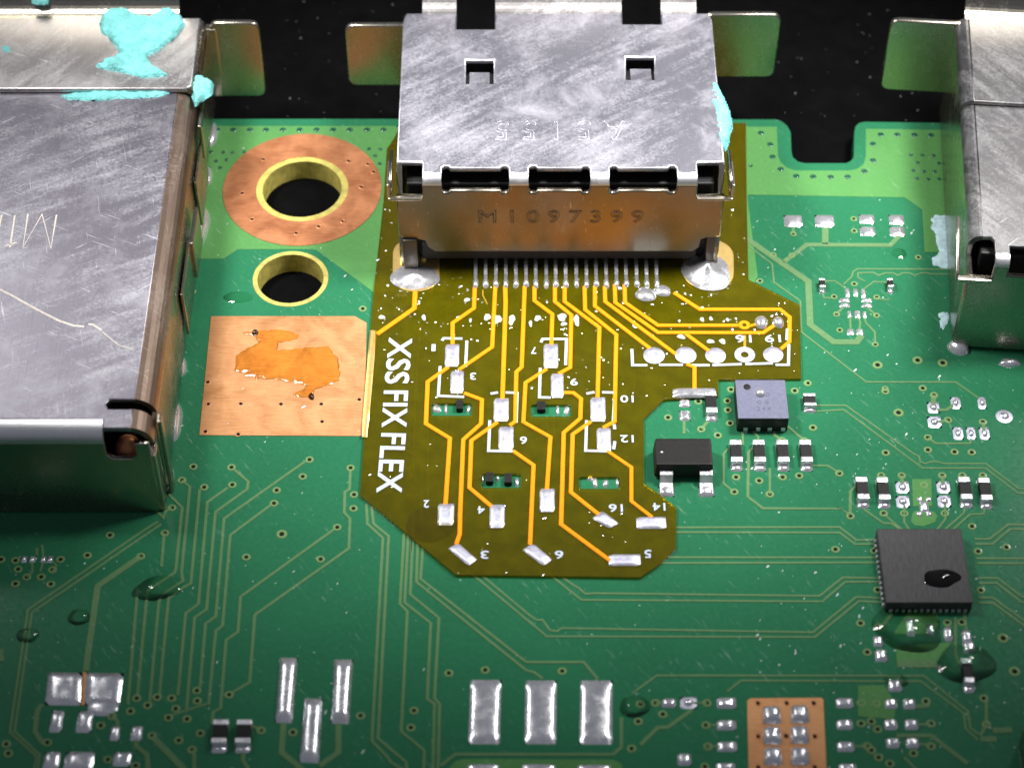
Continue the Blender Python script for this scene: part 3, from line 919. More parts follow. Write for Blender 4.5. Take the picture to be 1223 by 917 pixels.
# worn silkscreen marks above the pads
for r, x, y, a, b in [('J', 715, 182, 36, 44), ('J', 772, 195, 44, 56), ('J', 852, 197, 38, 60), ('J', 998, 188, 36, 36), ('J', 958, 218, 22, 34), ('K', 335, 182, 60, 40), ('K', 345, 220, 34, 24), ('K', 417, 200, 36, 60), ('J', 620, 200, 18, 22),
                      ('L', 440, 292, 46, 26), ('L', 605, 318, 40, 26), ('L', 672, 318, 40, 28), ('L', 558, 195, 26, 24), ('L', 607, 190, 18, 26), ('L', 700, 196, 20, 18), ('J', 122, 182, 34, 26), ('J', 600, 85, 32, 24), ('J', 358, 184, 26, 32), ('K', 660, 20, 20, 20)]:
    c, rx, ry = ell_px(r, x, y, a, b, ZF)
    V, F = ell_vf(c, rx, ry, .02, 2, 12, .35, x * .13, ZF - .003, 0, 6)
    mk('silkscreen_mark', V, F, 'silk', flex)
# tinned lands around the connector legs
for s, zc in (('L', 1), ('R', 1)):
    if s == 'L':
        a, b, hw = P(497, 302, ZF), P(497, 330, ZF), 1.15
    else:
        a, b, hw = P(846, 305, ZF), P(846, 326, ZF), 1.25
    loop = []
    for i in range(13):
        t = math.pi * i / 12
        loop.append((a.x + hw * math.cos(t), a.y + hw * .9 * math.sin(t)))
    for i in range(13):
        t = math.pi + math.pi * i / 12
        loop.append((b.x + hw * math.cos(t), b.y + hw * .9 * math.sin(t)))
    plate('leg_land', loop, [], .05, ZF + .022, 'gold', flex, .008)

# ------------------------------------------------------------------ middle connector
HH = 6.2
hd = thing('port_connector', (P(670, 322).x, P(670, 250).y, 0), 'silver metal display port shell stamped M1097399 behind the amber flex circuit', 'connector')
yf = P(670, 322).y
xl, xr = P(472, 222, HH).x, P(868, 222, HH).x
ym = P(670, 16, HH).y
TS = .28                       # sheet thickness
RB = .42                       # bend radius at the front edge
def hx(px, py=222):            # photo x -> connector x along the front top edge
    return P(px, py, HH).x
sl = [(H, I) for H, I in ((rp('H', 410, 0)[0], rp('H', 788, 0)[0]), (rp('H', 903, 0)[0], rp('I', 212, 0)[0]), (rp('I', 325, 0)[0], rp('I', 703, 0)[0]))]
cnl, cnr = rp('H', 298, 0)[0], rp('I', 822, 0)[0]
ytop = yf + RB
def front_edge(sgn):
    # profile of a plate edge with dog-bone slots; sgn +1: edge recedes upward (+)
    e = [(xl, .75), (hx(cnl) - .05, .75), (hx(cnl), .65), (hx(cnl), 0)]
    for a, b in sl:
        A, B = hx(a), hx(b)
        e += [(A, 0), (A, .38), (A + .1, .5), (A + .3, .5), (A + .42, .34), (B - .42, .34), (B - .3, .5), (B - .1, .5), (B, .38), (B, 0)]
    e += [(hx(cnr), 0), (hx(cnr), .65), (hx(cnr) + .05, .75), (xr, .75)]
    return e
def tab_hole(r, x0, x1, y0, y1):
    a = [P(*rp(r, x0, y0), HH), P(*rp(r, x1, y0), HH), P(*rp(r, x1, y1), HH), P(*rp(r, x0, y1), HH)]
    return [tuple(q.xy) for q in a]
th1, th2 = tab_hole('B', 637, 773, 293, 408), tab_hole('C', 438, 577, 278, 388)
fe = [(x, ytop + d) for x, d in front_edge(1)]
s1a, s1b, s1y = P(545, 35, HH).x, P(591, 35, HH).x, P(568, 35, HH).y
s2a, s2b, s2y = P(743.5, 29, HH).x, P(790, 29, HH).x, P(766, 29, HH).y
rc = .35
out = fe + [(xr, ym - .6), (xr - .15, ym), (s2b, ym), (s2b, s2y), (s2a, s2y), (s2a, ym), (s1b, ym), (s1b, s1y), (s1a, s1y), (s1a, ym), (xl + .15, ym), (xl, ym - .6)]
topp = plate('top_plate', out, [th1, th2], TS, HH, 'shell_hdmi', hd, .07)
# pressed-in tongues inside the two windows
for t in (th1, th2):
    xa, xb = t[0][0] + .2, t[1][0] - .2
    ya, yb = t[3][1] - .02, t[3][1] + (t[0][1] - t[3][1]) * .62
    V = [(xa, ya, HH - .03), (xb, ya, HH - .03), (xb, yb, HH - .24), (xa, yb, HH - .24), (xa, ya, HH - .28), (xb, ya, HH - .28), (xb, yb, HH - .46), (xa, yb, HH - .46)]
    mk('latch_tongue', V, [(0, 1, 2, 3), (7, 6, 5, 4), (0, 4, 5, 1), (1, 5, 6, 2), (2, 6, 7, 3), (3, 7, 4, 0)], 'shell_hdmi', hd)
# rolled bend strips between the slots
def bend(name, x0, x1, mat, parent, y_f, hh, r, n=14, a0=0, a1=90):
    V, F = [], []
    for i in range(n + 1):
        t = math.radians(a0 + (a1 - a0) * i / n)
        for rr in (r, r - TS):
            for x in (x0, x1):
                V.append((x, y_f + r - rr * math.cos(t), hh - r + rr * math.sin(t)))
    for i in range(n):
        a = i * 4
        F += [(a, a + 1, a + 5, a + 4), (a + 2, a + 6, a + 7, a + 3), (a, a + 4, a + 6, a + 2), (a + 1, a + 3, a + 7, a + 5)]
    return mk(name, V, F, mat, parent, False)
br = [hx(cnl)] + [hx(v) for ab in sl for v in ab] + [hx(cnr)]
for i in range(0, len(br), 2):
    o = bend('bend', br[i] + .03, br[i + 1] - .03, 'shell_bend_lit', hd, yf, HH, RB)
# front plate with the stamped number
zbot = 1.25
Mf = Matrix.Translation((0, yf, 0)) @ Matrix.Rotation(math.pi / 2, 4, 'X')     # local x -> x, local y -> z, local z -> -y
zt = HH - RB
fz = [(x, zt - d) for x, d in front_edge(1)]
def zat(px, py):
    return PYp(px, py, yf)
c_l, c_r = zat(*rp('H', 330, 590)), zat(*rp('I', 830, 560))
fo2 = fz[::-1] + [(xl, 2.4), (xl + .35, 2.15), (c_l.x - .55, 2.15), (c_l.x - .1, 2.0), (c_l.x, zbot + .35), (c_l.x + .35, zbot), (c_r.x - .3, zbot), (c_r.x, zbot + .3), (c_r.x + .05, 2.1), (c_r.x + .35, 2.25), (xr, 2.3)]
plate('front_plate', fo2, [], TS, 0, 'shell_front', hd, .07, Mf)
ca, cb = zat(571, 258), zat(769, 258)
Mt = Matrix.Translation(((ca.x + cb.x) / 2, yf - .005, ca.z - .05)) @ Matrix.Rotation(math.pi / 2, 4, 'X')
text('stamped_number', 'M 1 0 9 7 3 9 9', Mt, cb.x - ca.x, .88, 'shell_front', hd, .02, .028)
ta, tb = P(590, 156, HH), P(748, 156, HH)
Mt = Matrix.Translation(((ta.x + tb.x) / 2, ta.y, HH + .002)) @ Matrix.Rotation(math.pi, 4, 'Z')
text('stamped_number', 'A 5 1 5 5', Mt, tb.x - ta.x, 1.35, 'shell_hdmi', hd, .02, .022)
# side plates, legs, spring strips
for sx, x in ((-1, xl), (1, xr)):
    Ms = Matrix.Translation((x, 0, 0)) @ Matrix(((0, 0, sx, 0), (1, 0, 0, 0), (0, 1, 0, 0), (0, 0, 0, 1)))
    prof = [(yf + .8, HH - .12), (yf + .8, 2.3), (yf + .1, 2.3), (yf + .1, -.3), (yf + 1.15, -.3), (yf + 1.15, 1.3), (ym, 1.3), (ym, HH - .12)]
    plate('side_plate', prof, [], TS, 0, 'shell_side', hd, .06, Ms)
    prof2 = [(yf + .02, HH - 1.1), (yf + 2.0, HH - 1.1), (yf + 2.3, HH - .8), (yf + 2.3, HH - .25), (yf + .3, HH - .25), (yf + .02, HH - .5)]
    plate('spring_strip', prof2, [], .16, .36, 'shell_side', hd, .05, Ms)
box('leg', (xl + .55, yf + .15, .95), (.7, .6, 2.5), 'shell_dark', hd, .06)
box('leg', (xr - .4, yf + .35, .95), (.5, .5, 2.6), 'shell_dark', hd, .06)
for sx, x, xi in ((-1, xl, hx(cnl)), (1, xr, hx(cnr))):
    box('spring_strip', ((x + sx * .38 + xi) / 2, yf - .06, HH - 1.2), (abs(xi - x) + .4, .22, .17), 'shell_side', hd, .06)
    box('spring_strip', (x + sx * .36, yf + .75, HH - .75), (.15, 1.7, .95), 'shell_side', hd, .05)
# dark insulator above the pins; large inner block added to blacken the slots
box('insulator', ((xl + xr) / 2, yf + .5, .9), (xr - xl - 2.2, .5, .8), 'black_plastic', hd, .06)
box('insulator', ((xl + xr) / 2, (yf + .6 + ym) / 2, (.3 + HH - .95) / 2), (xr - xl - .9, ym - yf - .8, HH - 1.25), 'black_plastic', hd, .1)
# mouth: flared lip in three lengths, ears on both sides
def lip(x0, x1, y0, z0, rise, run, mat, parent, r=.9, n=6):
    V, F = [], []
    prof = []
    ang = math.atan2(rise, run)
    for i in range(n + 1):
        t = ang * i / n
        prof.append((y0 + r * math.sin(t), z0 + r * (1 - math.cos(t)), t))
    y1, z1, t = prof[-1]
    prof.append((y1 + run, z1 + rise, t))
    for y, z, t in prof:
        for o_ in (0, TS):
            for x in (x0, x1):
                V.append((x, y + o_ * math.sin(t), z - o_ * math.cos(t)))
    for i in range(len(prof) - 1):
        a = i * 4
        F += [(a, a + 1, a + 5, a + 4), (a + 2, a + 6, a + 7, a + 3), (a, a + 4, a + 6, a + 2), (a + 1, a + 3, a + 7, a + 5)]
    a = (len(prof) - 1) * 4
    F += [(a, a + 1, a + 3, a + 2), (0, 2, 3, 1)]
    return mk('flared_lip', V, F, mat, parent)
for a, b in ((P(504, 14, HH).x, s1a), (s1b, s2a), (s2b, P(832, 14, HH).x)):
    lip(a + .02, b - .02, ym - .06, HH, 2.2, 1.1, 'shell_rear', hd)
def ear(name, px0, px1, py0, py1, y, mat, parent, rc=.45):
    a, b = PYp(px0, py0, y), PYp(px1, py1, y)
    x0, x1, z1, z0 = a.x, b.x, a.z, b.z
    loop = []
    for k, (cx, cz) in enumerate(((x1 - rc, z1 - rc), (x0 + rc, z1 - rc), (x0 + rc, z0 + rc), (x1 - rc, z0 + rc))):
        for d in (0, 30, 60, 90):
            t = math.radians(d + 90 * k)
            loop.append((cx + rc * math.cos(t), cz + rc * math.sin(t)))
    return plate(name, loop, [], .34, 0, mat, parent, .09, Matrix.Translation((0, y, 0)) @ Matrix.Rotation(math.pi / 2, 4, 'X'))
ear('ear', 411, 500, 31, 103, ym - .25, 'shell_side', hd)
ear('ear', 842, 925, 18, 93, ym - .25, 'shell_side', hd)
# contact pins
for i in range(19):
    px = 567.8 + 12.05 * i
    a, b = P(px, 312, .35), P(px + random.uniform(-.4, .4), 341, ZF)
    wv = .17
    prof = [(yf + .5, .40), (P(px, 323).y, .40), (P(px, 327).y, .36), (P(px, 332).y, .24), (b.y, .22)]
    V, F = [], []
    for y, z in prof:
        for dz in (0, -.13):
            for x in (-wv / 2, wv / 2):
                V.append((b.x + x, y, z + dz))
    for k in range(len(prof) - 1):
        q = k * 4
        F += [(q, q + 1, q + 5, q + 4), (q + 2, q + 6, q + 7, q + 3), (q, q + 4, q + 6, q + 2), (q + 1, q + 3, q + 7, q + 5)]
    q = (len(prof) - 1) * 4
    F += [(q, q + 1, q + 3, q + 2)]
    pin = mk('contact_pin', V, F, 'solder', hd)
    V, F = ell_vf((b.x, b.y + .15), .15, .36 + random.uniform(-.05, .05), .2, 4, 12, .12, i, ZF)
    mk('solder_fillet', V, F, 'solder', pin, True)
for x, y, a, b, s in (('I', 500, 880, 95, 70), ('I', 620, 885, 120, 46)):
    pass
for n_, (r, x, y, a, b) in enumerate((('K', 805, 55, 110, 85), ('K', 900, 35, 100, 60))):
    c, rx, ry = ell_px(r, x, y, a, b, ZF)
    V, F = ell_vf(c, rx, ry, .18, 5, 20, .15, n_ + 5, ZF)
    mk('solder_bump', V, F, 'solder', flex, True)
# solder fillets round the legs
c, rx, ry = ell_px('H', 272, 822, 270, 120, ZF)
V, F = ell_vf((c[0] - .1, c[1] + .2), rx, ry * 1.25, .25, 10, 28, .07, 1, ZF + .018, 0, 2, 2.2)
mk('solder_fillet', V, F, 'solder', hd, True)
c, rx, ry = ell_px('I', 862, 800, 275, 215, ZF)
V, F = ell_vf((c[0] + .05, c[1] + .3), rx, ry, .6, 12, 30, .1, 2, ZF + .018, 0, 2, 1.7)
mk('solder_fillet', V, F, 'solder', hd, True)

# ------------------------------------------------------------------ large connector at the left
HL = 5.7
lc = thing('port_connector', (-24, 6, 0), 'large scratched silver connector shell smeared with turquoise paste beside the copper ring', 'connector')
yfl = P(165, 612).y
xrl = P(176, 520, HL).x
yml = P(60, 27, HL).y
ystep = P(120, 106, HL).y
RL = .75
nx0 = P(*rp('F', 515, 215), HL).x                     # corner slit and notch
ns0, ns1 = P(*rp('F', 515, 190), HL).y, P(*rp('F', 515, 236), HL).y
yn = P(150, rp('F', 0, 330)[1], HL).y
yb = yfl + RL
xe = xrl - .95
lo = [(-44, yb), (nx0, yb), (nx0, yn), (xe, yn), (xe + .2, yn), (xe + .2, ns1), (nx0 + .15, ns1), (nx0, (ns0 + ns1) / 2), (nx0 + .15, ns0), (xe + .2, ns0), (xe + .2, ystep), (-44, ystep)]
plate('top_plate', lo, [], TS, HL, 'shell_left', lc, .06)
plate('rear_top_plate', [(-44, ystep - .35), (xrl - .35, ystep - .35), (xrl - .1, ystep - .1), (xrl - .1, yml), (-44, yml)], [], TS, HL + .30, 'shell_rear', lc, .08)
o = bend('bend', -44, nx0 - .02, 'shell_bend_lit', lc, yfl, HL, RL, 10)
# rolled right edge: quarter round from top to side
def roll(name, x_edge, y0, y1, hh, r, sgn, mat, parent, n=8, taper=0):
    V, F = [], []
    for i in range(n + 1):
        t = math.radians(90 * i / n)
        for rr in (r, r - TS):
            for y in (y0, y1):
                V.append((x_edge - sgn * (r - rr * math.sin(t)), y, hh - r + rr * math.cos(t)))
    for i in range(n):
        a = i * 4
        F += [(a, a + 4, a + 5, a + 1), (a + 2, a + 3, a + 7, a + 6), (a, a + 2, a + 6, a + 4), (a + 1, a + 5, a + 7, a + 3)]
    return mk(name, V, F, mat, parent)
roll('rolled_edge', xrl + .12, ns0 + .02, ystep + .2, HL, 1.05, 1, 'shell_roll', lc)
roll('rolled_edge', xrl + .12, yn + .02, ns1 - .02, HL, 1.05, 1, 'shell_roll', lc)
roll('rolled_edge', xrl + .15, ystep - .3, yml, HL + .30, .6, 1, 'shell_side', lc)
Msl = Matrix.Translation((xrl + .12, 0, 0)) @ Matrix(((0, 0, 1, 0), (1, 0, 0, 0), (0, 1, 0, 0), (0, 0, 0, 1)))
plate('side_plate', [(yfl + .9, .3), (yml, .3), (yml, HL - .9), (yfl + .9, HL - .9)], [], TS, 0, 'shell_side', lc, .06, Msl)
plate('front_plate', [(-44, 0.02), (xrl - .25, .02), (xrl - .05, .3), (xrl - .05, HL - .8), (nx0 + 1.3, HL - .8), (nx0 + 1.3, HL - 1.55), (nx0 + 1.1, HL - 1.85), (nx0 + .3, HL - 1.85), (nx0, HL - 1.6), (nx0, HL - RL), (-44, HL - RL)], [], TS, 0, 'shell_side', lc, .06,
      Matrix.Translation((0, yfl, 0)) @ Matrix.Rotation(math.pi / 2, 4, 'X'))
box('corner_post', (xrl - .05, yfl + .45, 2.0), (.34, .75, 4.0), 'shell_side', lc, .12)
box('corner_flap', (xrl + .30, yfl + 1.35, 2.6), (.2, .5, 5.0), 'shell_side', lc, .07)
box('insulator', (-31, (yfl + yml) / 2 + .5, (HL - .7) / 2 + .05), (2 * (xrl + 31) - 1.3, yml - yfl - 1.8, HL - .8), 'black_plastic', lc, .1)
V, F = ell_vf((nx0 + .8, yfl + .85), .6, .55, .7, 6, 20, 0, 0, HL - 2.1)
mk('rivet', V, F, 'copper', lc, True)
# spring flaps along the side
for r, x, ya, yb2, z0, z1, dx in (('AD', 855, 490, 625, 2.8, 5.0, .25), ('E', 890, 60, 240, 1.2, 3.6, .30)):
    A, B = P(*rp(r, x, ya), 4), P(*rp(r, x, yb2), 4)
    box('spring_flap', (xrl + .12 + dx, (A.y + B.y) / 2, (z0 + z1) / 2), (.2, A.y - B.y, z1 - z0), 'shell_side', lc, .06)
for ya, yb2 in ((640, 860), ):
    A, B = P(*rp('AD', 855, ya), 3), P(*rp('AD', 855, yb2), 3)
    box('spring_flap', (xrl + .28, (A.y + B.y) / 2, 2.3), (.14, A.y - B.y, 3.0), 'shell_side', lc, .06)
A, B = P(*rp('E', 870, 290), 3), P(*rp('E', 870, 560), 3)
box('spring_flap', (xrl + .28, (A.y + B.y) / 2, 2.2), (.14, A.y - B.y, 2.8), 'shell_side', lc, .06)
lip(-44, xrl - 1.2, yml - .06, HL + .3, 2.4, .9, 'shell_side', lc)
ear('ear', 248, 319, 28, 116, yml - .3, 'shell_side', lc)
box('ear_bracket', (xrl + .35, yml - .1, 3.2), (.7, .5, 4.6), 'shell_side', lc, .1)
# scribed characters, upside down
for pl in ('E 275,130 248,292 205,126 112,288 136,126', 'E 72,132 48,290', 'E 82,264 20,282', 'E 8,130 -20,290 -60,130 -90,290'):
    q = clean([tuple(P(x, y, HL).xy) for x, y in pts(pl)])
    V, F = ribbon_vf(q, .1, HL - .004, .02, .02)
    mk('scribed_mark', V, F, 'scribe', lc)
sm = []
for pl, wd in (('E 0,492 60,522 130,562 210,605 290,645 360,668 410,672', .13), ('E 430,660 450,662 495,690', .12), ('E 500,700 580,765 645,782', .07)):
    q = clean([tuple(P(x, y, HL).xy) for x, y in pts(pl)])
    V, F = ribbon_vf(q, wd, HL - .004, .018, .04)
    mk('scratch', V, F, 'scribe', lc)
# solder joints of the side tabs
for i, (r, x, y, a, b, h) in enumerate((('E', 940, 190, 95, 200, .7), ('E', 855, 640, 70, 130, .5), ('E', 845, 870, 60, 110, .5), ('F', 812, 300, 85, 190, .6), ('F', 775, 580, 70, 130, .5), ('AD', 900, 600, 60, 130, .35), ('AD', 885, 780, 50, 90, .35))):
    c, rx, ry = ell_px(r, x, y, a, b)
    V, F = ell_vf((c[0] + .3, c[1]), rx * 1.15, ry, h, 7, 20, .1, i + 3, -.01)
    mk('solder_fillet', V, F, 'solder', lc, True)

# ------------------------------------------------------------------ connector at the right
HR = 6.2
_a, _b = P(1163, 312, HR), P(1151, 125, HR)
rcn = thing('port_connector', (_a.x, P(1170, 416).y, 0), 'dark silver metal port shell by the notched board edge', 'connector')
yfr = P(1170, 416).y
xlr = P(1163, 312, HR).x
ymr = P(1180, 26, HR).y
ystr = P(1190, 121, HR).y
a0 = P(*rp('Q', 1110, 400), HR).x
b0 = P(*rp('Q', 1172, 400), HR).x
ro = [(36, yfr + .45), (36, ystr), (xlr + .5, ystr), (xlr + .5, yfr + 1.3), (a0, yfr + 1.3), (a0, yfr + .45), (b0, yfr + .45), (b0, yfr + .95), (36, yfr + .95)]
ro = [(xlr + .5, ystr), (xlr + .5, yfr + 1.5), (a0 - .15, yfr + 1.5), (a0, yfr + 1.35), (a0, yfr + .45), (b0, yfr + .45), (b0, yfr + 1.0), (36, yfr + 1.0), (36, ystr)]
plate('top_plate', ro, [], TS, HR, 'shell_right', rcn, .07)
bend('bend', a0 + .02, b0 - .02, 'shell_bend_lit', rcn, yfr, HR, .45)
roll('rolled_edge', xlr - .1, yfr + 1.5, ystr, HR, .6, -1, 'shell_right', rcn)
plate('rear_top_plate', [(xlr + .45, ystr - .2), (36, ystr - .2), (36, ymr), (xlr + .45, ymr)], [[tuple(P(x, y, HR).xy) for x, y in pts('D 1105,35 1240,35 1240,295 1105,295')]], TS, HR + .28, 'shell_right', rcn, .07)
roll('rolled_edge', xlr - .15, ystr - .2, ymr, HR + .28, .6, -1, 'shell_right', rcn)
Msr = Matrix.Translation((xlr - .1, 0, 0)) @ Matrix(((0, 0, -1, 0), (1, 0, 0, 0), (0, 1, 0, 0), (0, 0, 0, 1)))
plate('side_plate', [(yfr + .25, .2), (ymr, .2), (ymr, HR - .5), (yfr + 1.5, HR - .5), (yfr + 1.5, HR - 1.2), (yfr + .25, HR - 1.2)], [], TS, 0, 'shell_side', rcn, .06, Msr)
plate('front_plate', [(xlr - .05, .15), (36, .15), (36, HR - 1.0), (b0, HR - 1.0), (b0, HR - .45), (a0, HR - .45), (a0, HR - 1.25), (xlr - .05, HR - 1.25)], [], TS, 0, 'shell_side', rcn, .07,
      Matrix.Translation((0, yfr, 0)) @ Matrix.Rotation(math.pi / 2, 4, 'X'))
# bent strip that hooks round the front corner
A = P(*rp('Q', 975, 195), HR)
B = P(*rp('Q', 1010, 470), HR - .8)
ss = [(yfr - .15, HR - 1.35), (A.y, HR - .55), (A.y, HR - .15), (yfr + 1.9, HR - .45), (yfr + .2, HR - 1.0)]
plate('spring_strip', ss, [], .2, .55, 'shell_side', rcn, .07, Msr)
box('spring_strip', ((xlr - .55 + a0) / 2, yfr - .05, HR - 1.3), (a0 - xlr + .6, .3, .22), 'shell_side', rcn, .07)
box('insulator', (30, (yfr + ymr) / 2 + .4, (HR - .7) / 2 + .1), (2 * (30 - xlr) - 1.0, ymr - yfr - 1.4, HR - .9), 'black_plastic', rcn, .1)
lip(xlr + .3, 36, ymr - .06, HR + .28, 2.2, .9, 'shell_side', rcn)
ear('ear', 1031, 1128, 28, 111, ymr - .3, 'shell_side', rcn)
V, F = ell_vf((xlr + .25, yfr + .05), .55, .5, .45, 6, 18, .1, 2, -.02)
mk('solder_fillet', V, F, 'solder', rcn, True)
c, rx, ry = ell_px('Q', 1165, 795, 90, 36)
V, F = ell_vf(c, rx, ry, .25, 6, 20, .2, 4, -.02)
mk('solder_fillet', V, F, 'solder', rcn, True)
for i, (x, y, a, b) in enumerate(((885, 140, 45, 110), (910, 345, 60, 90))):
    c, rx, ry = ell_px('AC', x, y, a, b)
    V, F = ell_vf(c, rx, ry, .4, 6, 18, .12, i, -.01)
    mk('solder_fillet', V, F, 'solder', rcn, True)

rcn.rotation_euler.z = -math.atan2(_b.x - _a.x, _b.y - _a.y)      # this port sits slightly askew

# ------------------------------------------------------------------ chips
def chip(r, x, y, wz, hz, label, group=None, name='chip_resistor', cat='resistor', horiz=False, h=.36, body='chip_black', ends=True, z=0.0):
    c, rx, ry = ell_px(r, x, y, wz, hz, z)
    t = thing(name, (c[0], c[1], z), label, cat, group)
    if horiz:
        L, Wd = rx * 2, ry * 2
        box('body', (c[0], c[1], z + h / 2), (L * .58, Wd * .94, h * .94), body, t, .03)
        if ends:
            for s in (-1, 1):
                box('terminal', (c[0] + s * L * .39, c[1], z + h / 2), (L * .22, Wd, h), 'tin', t, .05)
    else:
        L, Wd = ry * 2, rx * 2
        box('body', (c[0], c[1] + L * .05, z + h / 2), (Wd * .94, L * .5, h * .94), body, t, .03)
        if ends:
            for s in (-1, 1):
                box('terminal', (c[0], c[1] + L * .05 + s * L * .33, z + h / 2), (Wd, L * .2, h), 'tin', t, .05)
            V, F = dome_vf((c[0], c[1] - L * .45, 0), (Wd * .5, 0, 0), (0, L * .13, 0), .12, 5, 3, z, .1)
            mk('solder_fillet', V, F, 'solder', t, True)
            V, F = dome_vf((c[0], c[1] + L * .5, 0), (Wd * .5, 0, 0), (0, L * .1, 0), .1, 5, 3, z, .1)
            mk('solder_fillet', V, F, 'solder', t, True)
    return t
lb = 'black chip resistor with tinned ends in the row of four below the slate-blue chip'
for x in (558, 688, 820, 950):
    chip('O', x, 588, 66, 145, lb, 'four resistors in a row below the slate-blue chip')
lb = 'tiny black chip resistor with tinned ends in the row above the square black chip'
for x, y in ((433, 690), (535, 692), (933, 690), (1030, 694)):
    chip('R', x, y, 58, 125, lb, 'resistors in the row above the square black chip')
chip('O', 970, 296, 70, 80, 'small dark ceramic capacitor with shiny ends just right of the slate-blue chip', None, 'chip_capacitor', 'capacitor')
chip('O', 418, 312, 64, 140, 'small black chip resistor at the end of the tinned bar on the flex notch')
lb = 'tiny black chip resistor in the pair left of the three long tinned bars'
for x in (258, 373):
    chip('W', x, 765, 72, 135, lb, 'pair of resistors left of the tinned bars')
lb = 'minute black chip flanking the trace cluster between flex circuit and dark port shell'
for x in (385, 666):
    chip('Q', x, 497, 26, 42, lb, 'two minute chips flanking the trace cluster')
chip('S', 945, 845, 52, 140, 'tiny black chip resistor standing in a clear flux puddle below the square chip')
chip('J', 560, 692, 66, 52, 'tiny black chip in the film window under the flex pad numbered 3', None, 'chip_resistor', 'resistor', True, .30, 'chip_black', False)
chip('K', 218, 698, 84, 50, 'tiny black chip below flex pad 9, left of two solder dots in its film window', None, 'chip_resistor', 'resistor', True, .30, 'chip_black', False)
lb = 'tiny black chip in the film window that holds two chips side by side'
for x, y in ((728, 300), (832, 305)):
    chip('M', x, y, 76, 54, lb, 'two chips in one film window', 'chip_resistor', 'resistor', True, .30, 'chip_black', False)
for r, x, y, a, b in (('J', 430, 697, 50, 50), ('J', 483, 697, 26, 56), ('J', 610, 700, 26, 50), ('K', 310, 705, 26, 56), ('K', 362, 707, 40, 50), ('N', 492, 285, 38, 36), ('N', 520, 312, 36, 56), ('N', 580, 317, 34, 46), ('N', 645, 312, 22, 50), ('M', 690, 292, 20, 40), ('M', 775, 290, 24, 30), ('M', 882, 310, 30, 50)):
    c, rx, ry = ell_px(r, x, y, a, b)
    V, F = ell_vf(c, rx, ry, .12, 4, 12, .2, x)
    mk('solder_bump', V, F, 'solder', board, True)

# transistor
tc0, tc1, tc2 = P(*rp('O', 110, 630), 1.0), P(*rp('O', 432, 630), 1.0), P(*rp('O', 270, 490), 1.0)
cx, cy = (tc0.x + tc1.x) / 2, (tc0.y + tc2.y) / 2
tr_ = thing('transistor', (cx, cy, 0), 'black three-legged transistor with shiny leads right of the flex circuit notch', 'transistor')
Wt, Dt = tc1.x - tc0.x, tc2.y - tc0.y
V, F = box_vf((cx, cy, .57), (Wt * 1.04, Dt * 1.12, .9), .1, None, .95)
mk('body', V, F, 'chip_black', tr_)
def lead(x, y0, sgn, wv, parent, reach):
    prof = [(y0, .62), (y0 + sgn * .25, .60), (y0 + sgn * .42, .2), (y0 + sgn * reach, .13)]
    V, F = [], []
    for y, z in prof:
        for dz in (0, -.12):
            for xx in (-wv / 2, wv / 2):
                V.append((x + xx, y, z + dz))
    for k in range(3):
        q = k * 4
        F += [(q, q + 1, q + 5, q + 4), (q + 2, q + 6, q + 7, q + 3), (q, q + 4, q + 6, q + 2), (q + 1, q + 3, q + 7, q + 5)]
    F.append((12, 13, 15, 14))
    l_ = mk('lead', V, F, 'tin', parent)
    V, F = dome_vf((x, y0 + sgn * reach * .8, 0), (wv * .62, 0, 0), (0, .3, 0), .2, 6, 3, 0, .1)
    mk('solder_fillet', V, F, 'solder', l_, True)
for x in (165, 388):
    q = P(*rp('O', x, 720))
    lead(q.x, cy - Dt * .54, -1, .58, tr_, .95)
q = P(*rp('O', 270, 480))
lead(q.x, cy + Dt * .54, 1, .5, tr_, .55)
V, F = ell_vf(P(*rp('O', 143, 562), 1.02).xy, .07, .07, .03, 3, 10, .1, 1, 1.01)
mk('solder_speck', V, F, 'solder', tr_, True)

# slate-blue sensor chip
q0, q1, q2 = P(*rp('O', 572, 374), .95), P(*rp('O', 858, 374), .95), P(*rp('O', 712, 158), .95)
sx, sy = (q0.x + q1.x) / 2, (q0.y + q2.y) / 2
sn = thing('sensor_chip', (sx, sy, 0), 'slate-blue flat square chip with a solder ball on top beside the flex circuit', 'chip')
box('package', (sx, sy, .44), (q1.x - q0.x, q2.y - q0.y, .86), 'chip_black', sn, .04)
V, F = box_vf((sx, sy, .91), (q1.x - q0.x - .01, q2.y - q0.y - .01, .09), .03)
mk('lid', V, F, 'sensor_blue', sn)
c, rx, ry = ell_px('O', 622, 198, 42, 36, .955)
V, F = ell_vf(c, rx, ry, .012, 2, 18, .05, 1, .954, 0, 8)
mk('pin_mark', V, F, 'chip_black', sn)
for body, x, y, wz in (('10', 718, 240, 70), ('0 6', 712, 283, 66), ('2 4 4', 716, 318, 74)):
    M = Matrix.Translation(P(*rp('O', x, y), .955))
    text('lettering', body, M, wz / K2 / 25.5, .22, 'lettering_dark', sn, .008)
c, rx, ry = ell_px('O', 697, 235, 62, 50, .955)
V, F = ell_vf(c, rx, ry, .22, 6, 18, .1, 5, .95)
mk('solder_ball', V, F, 'solder', sn, True)
for x in (610, 680, 745, 820):
    a = P(*rp('O', x, 420))
    box('side_contact', (a.x, q0.y - .015, .16), (.2, .06, .26), 'tin', sn, .02)

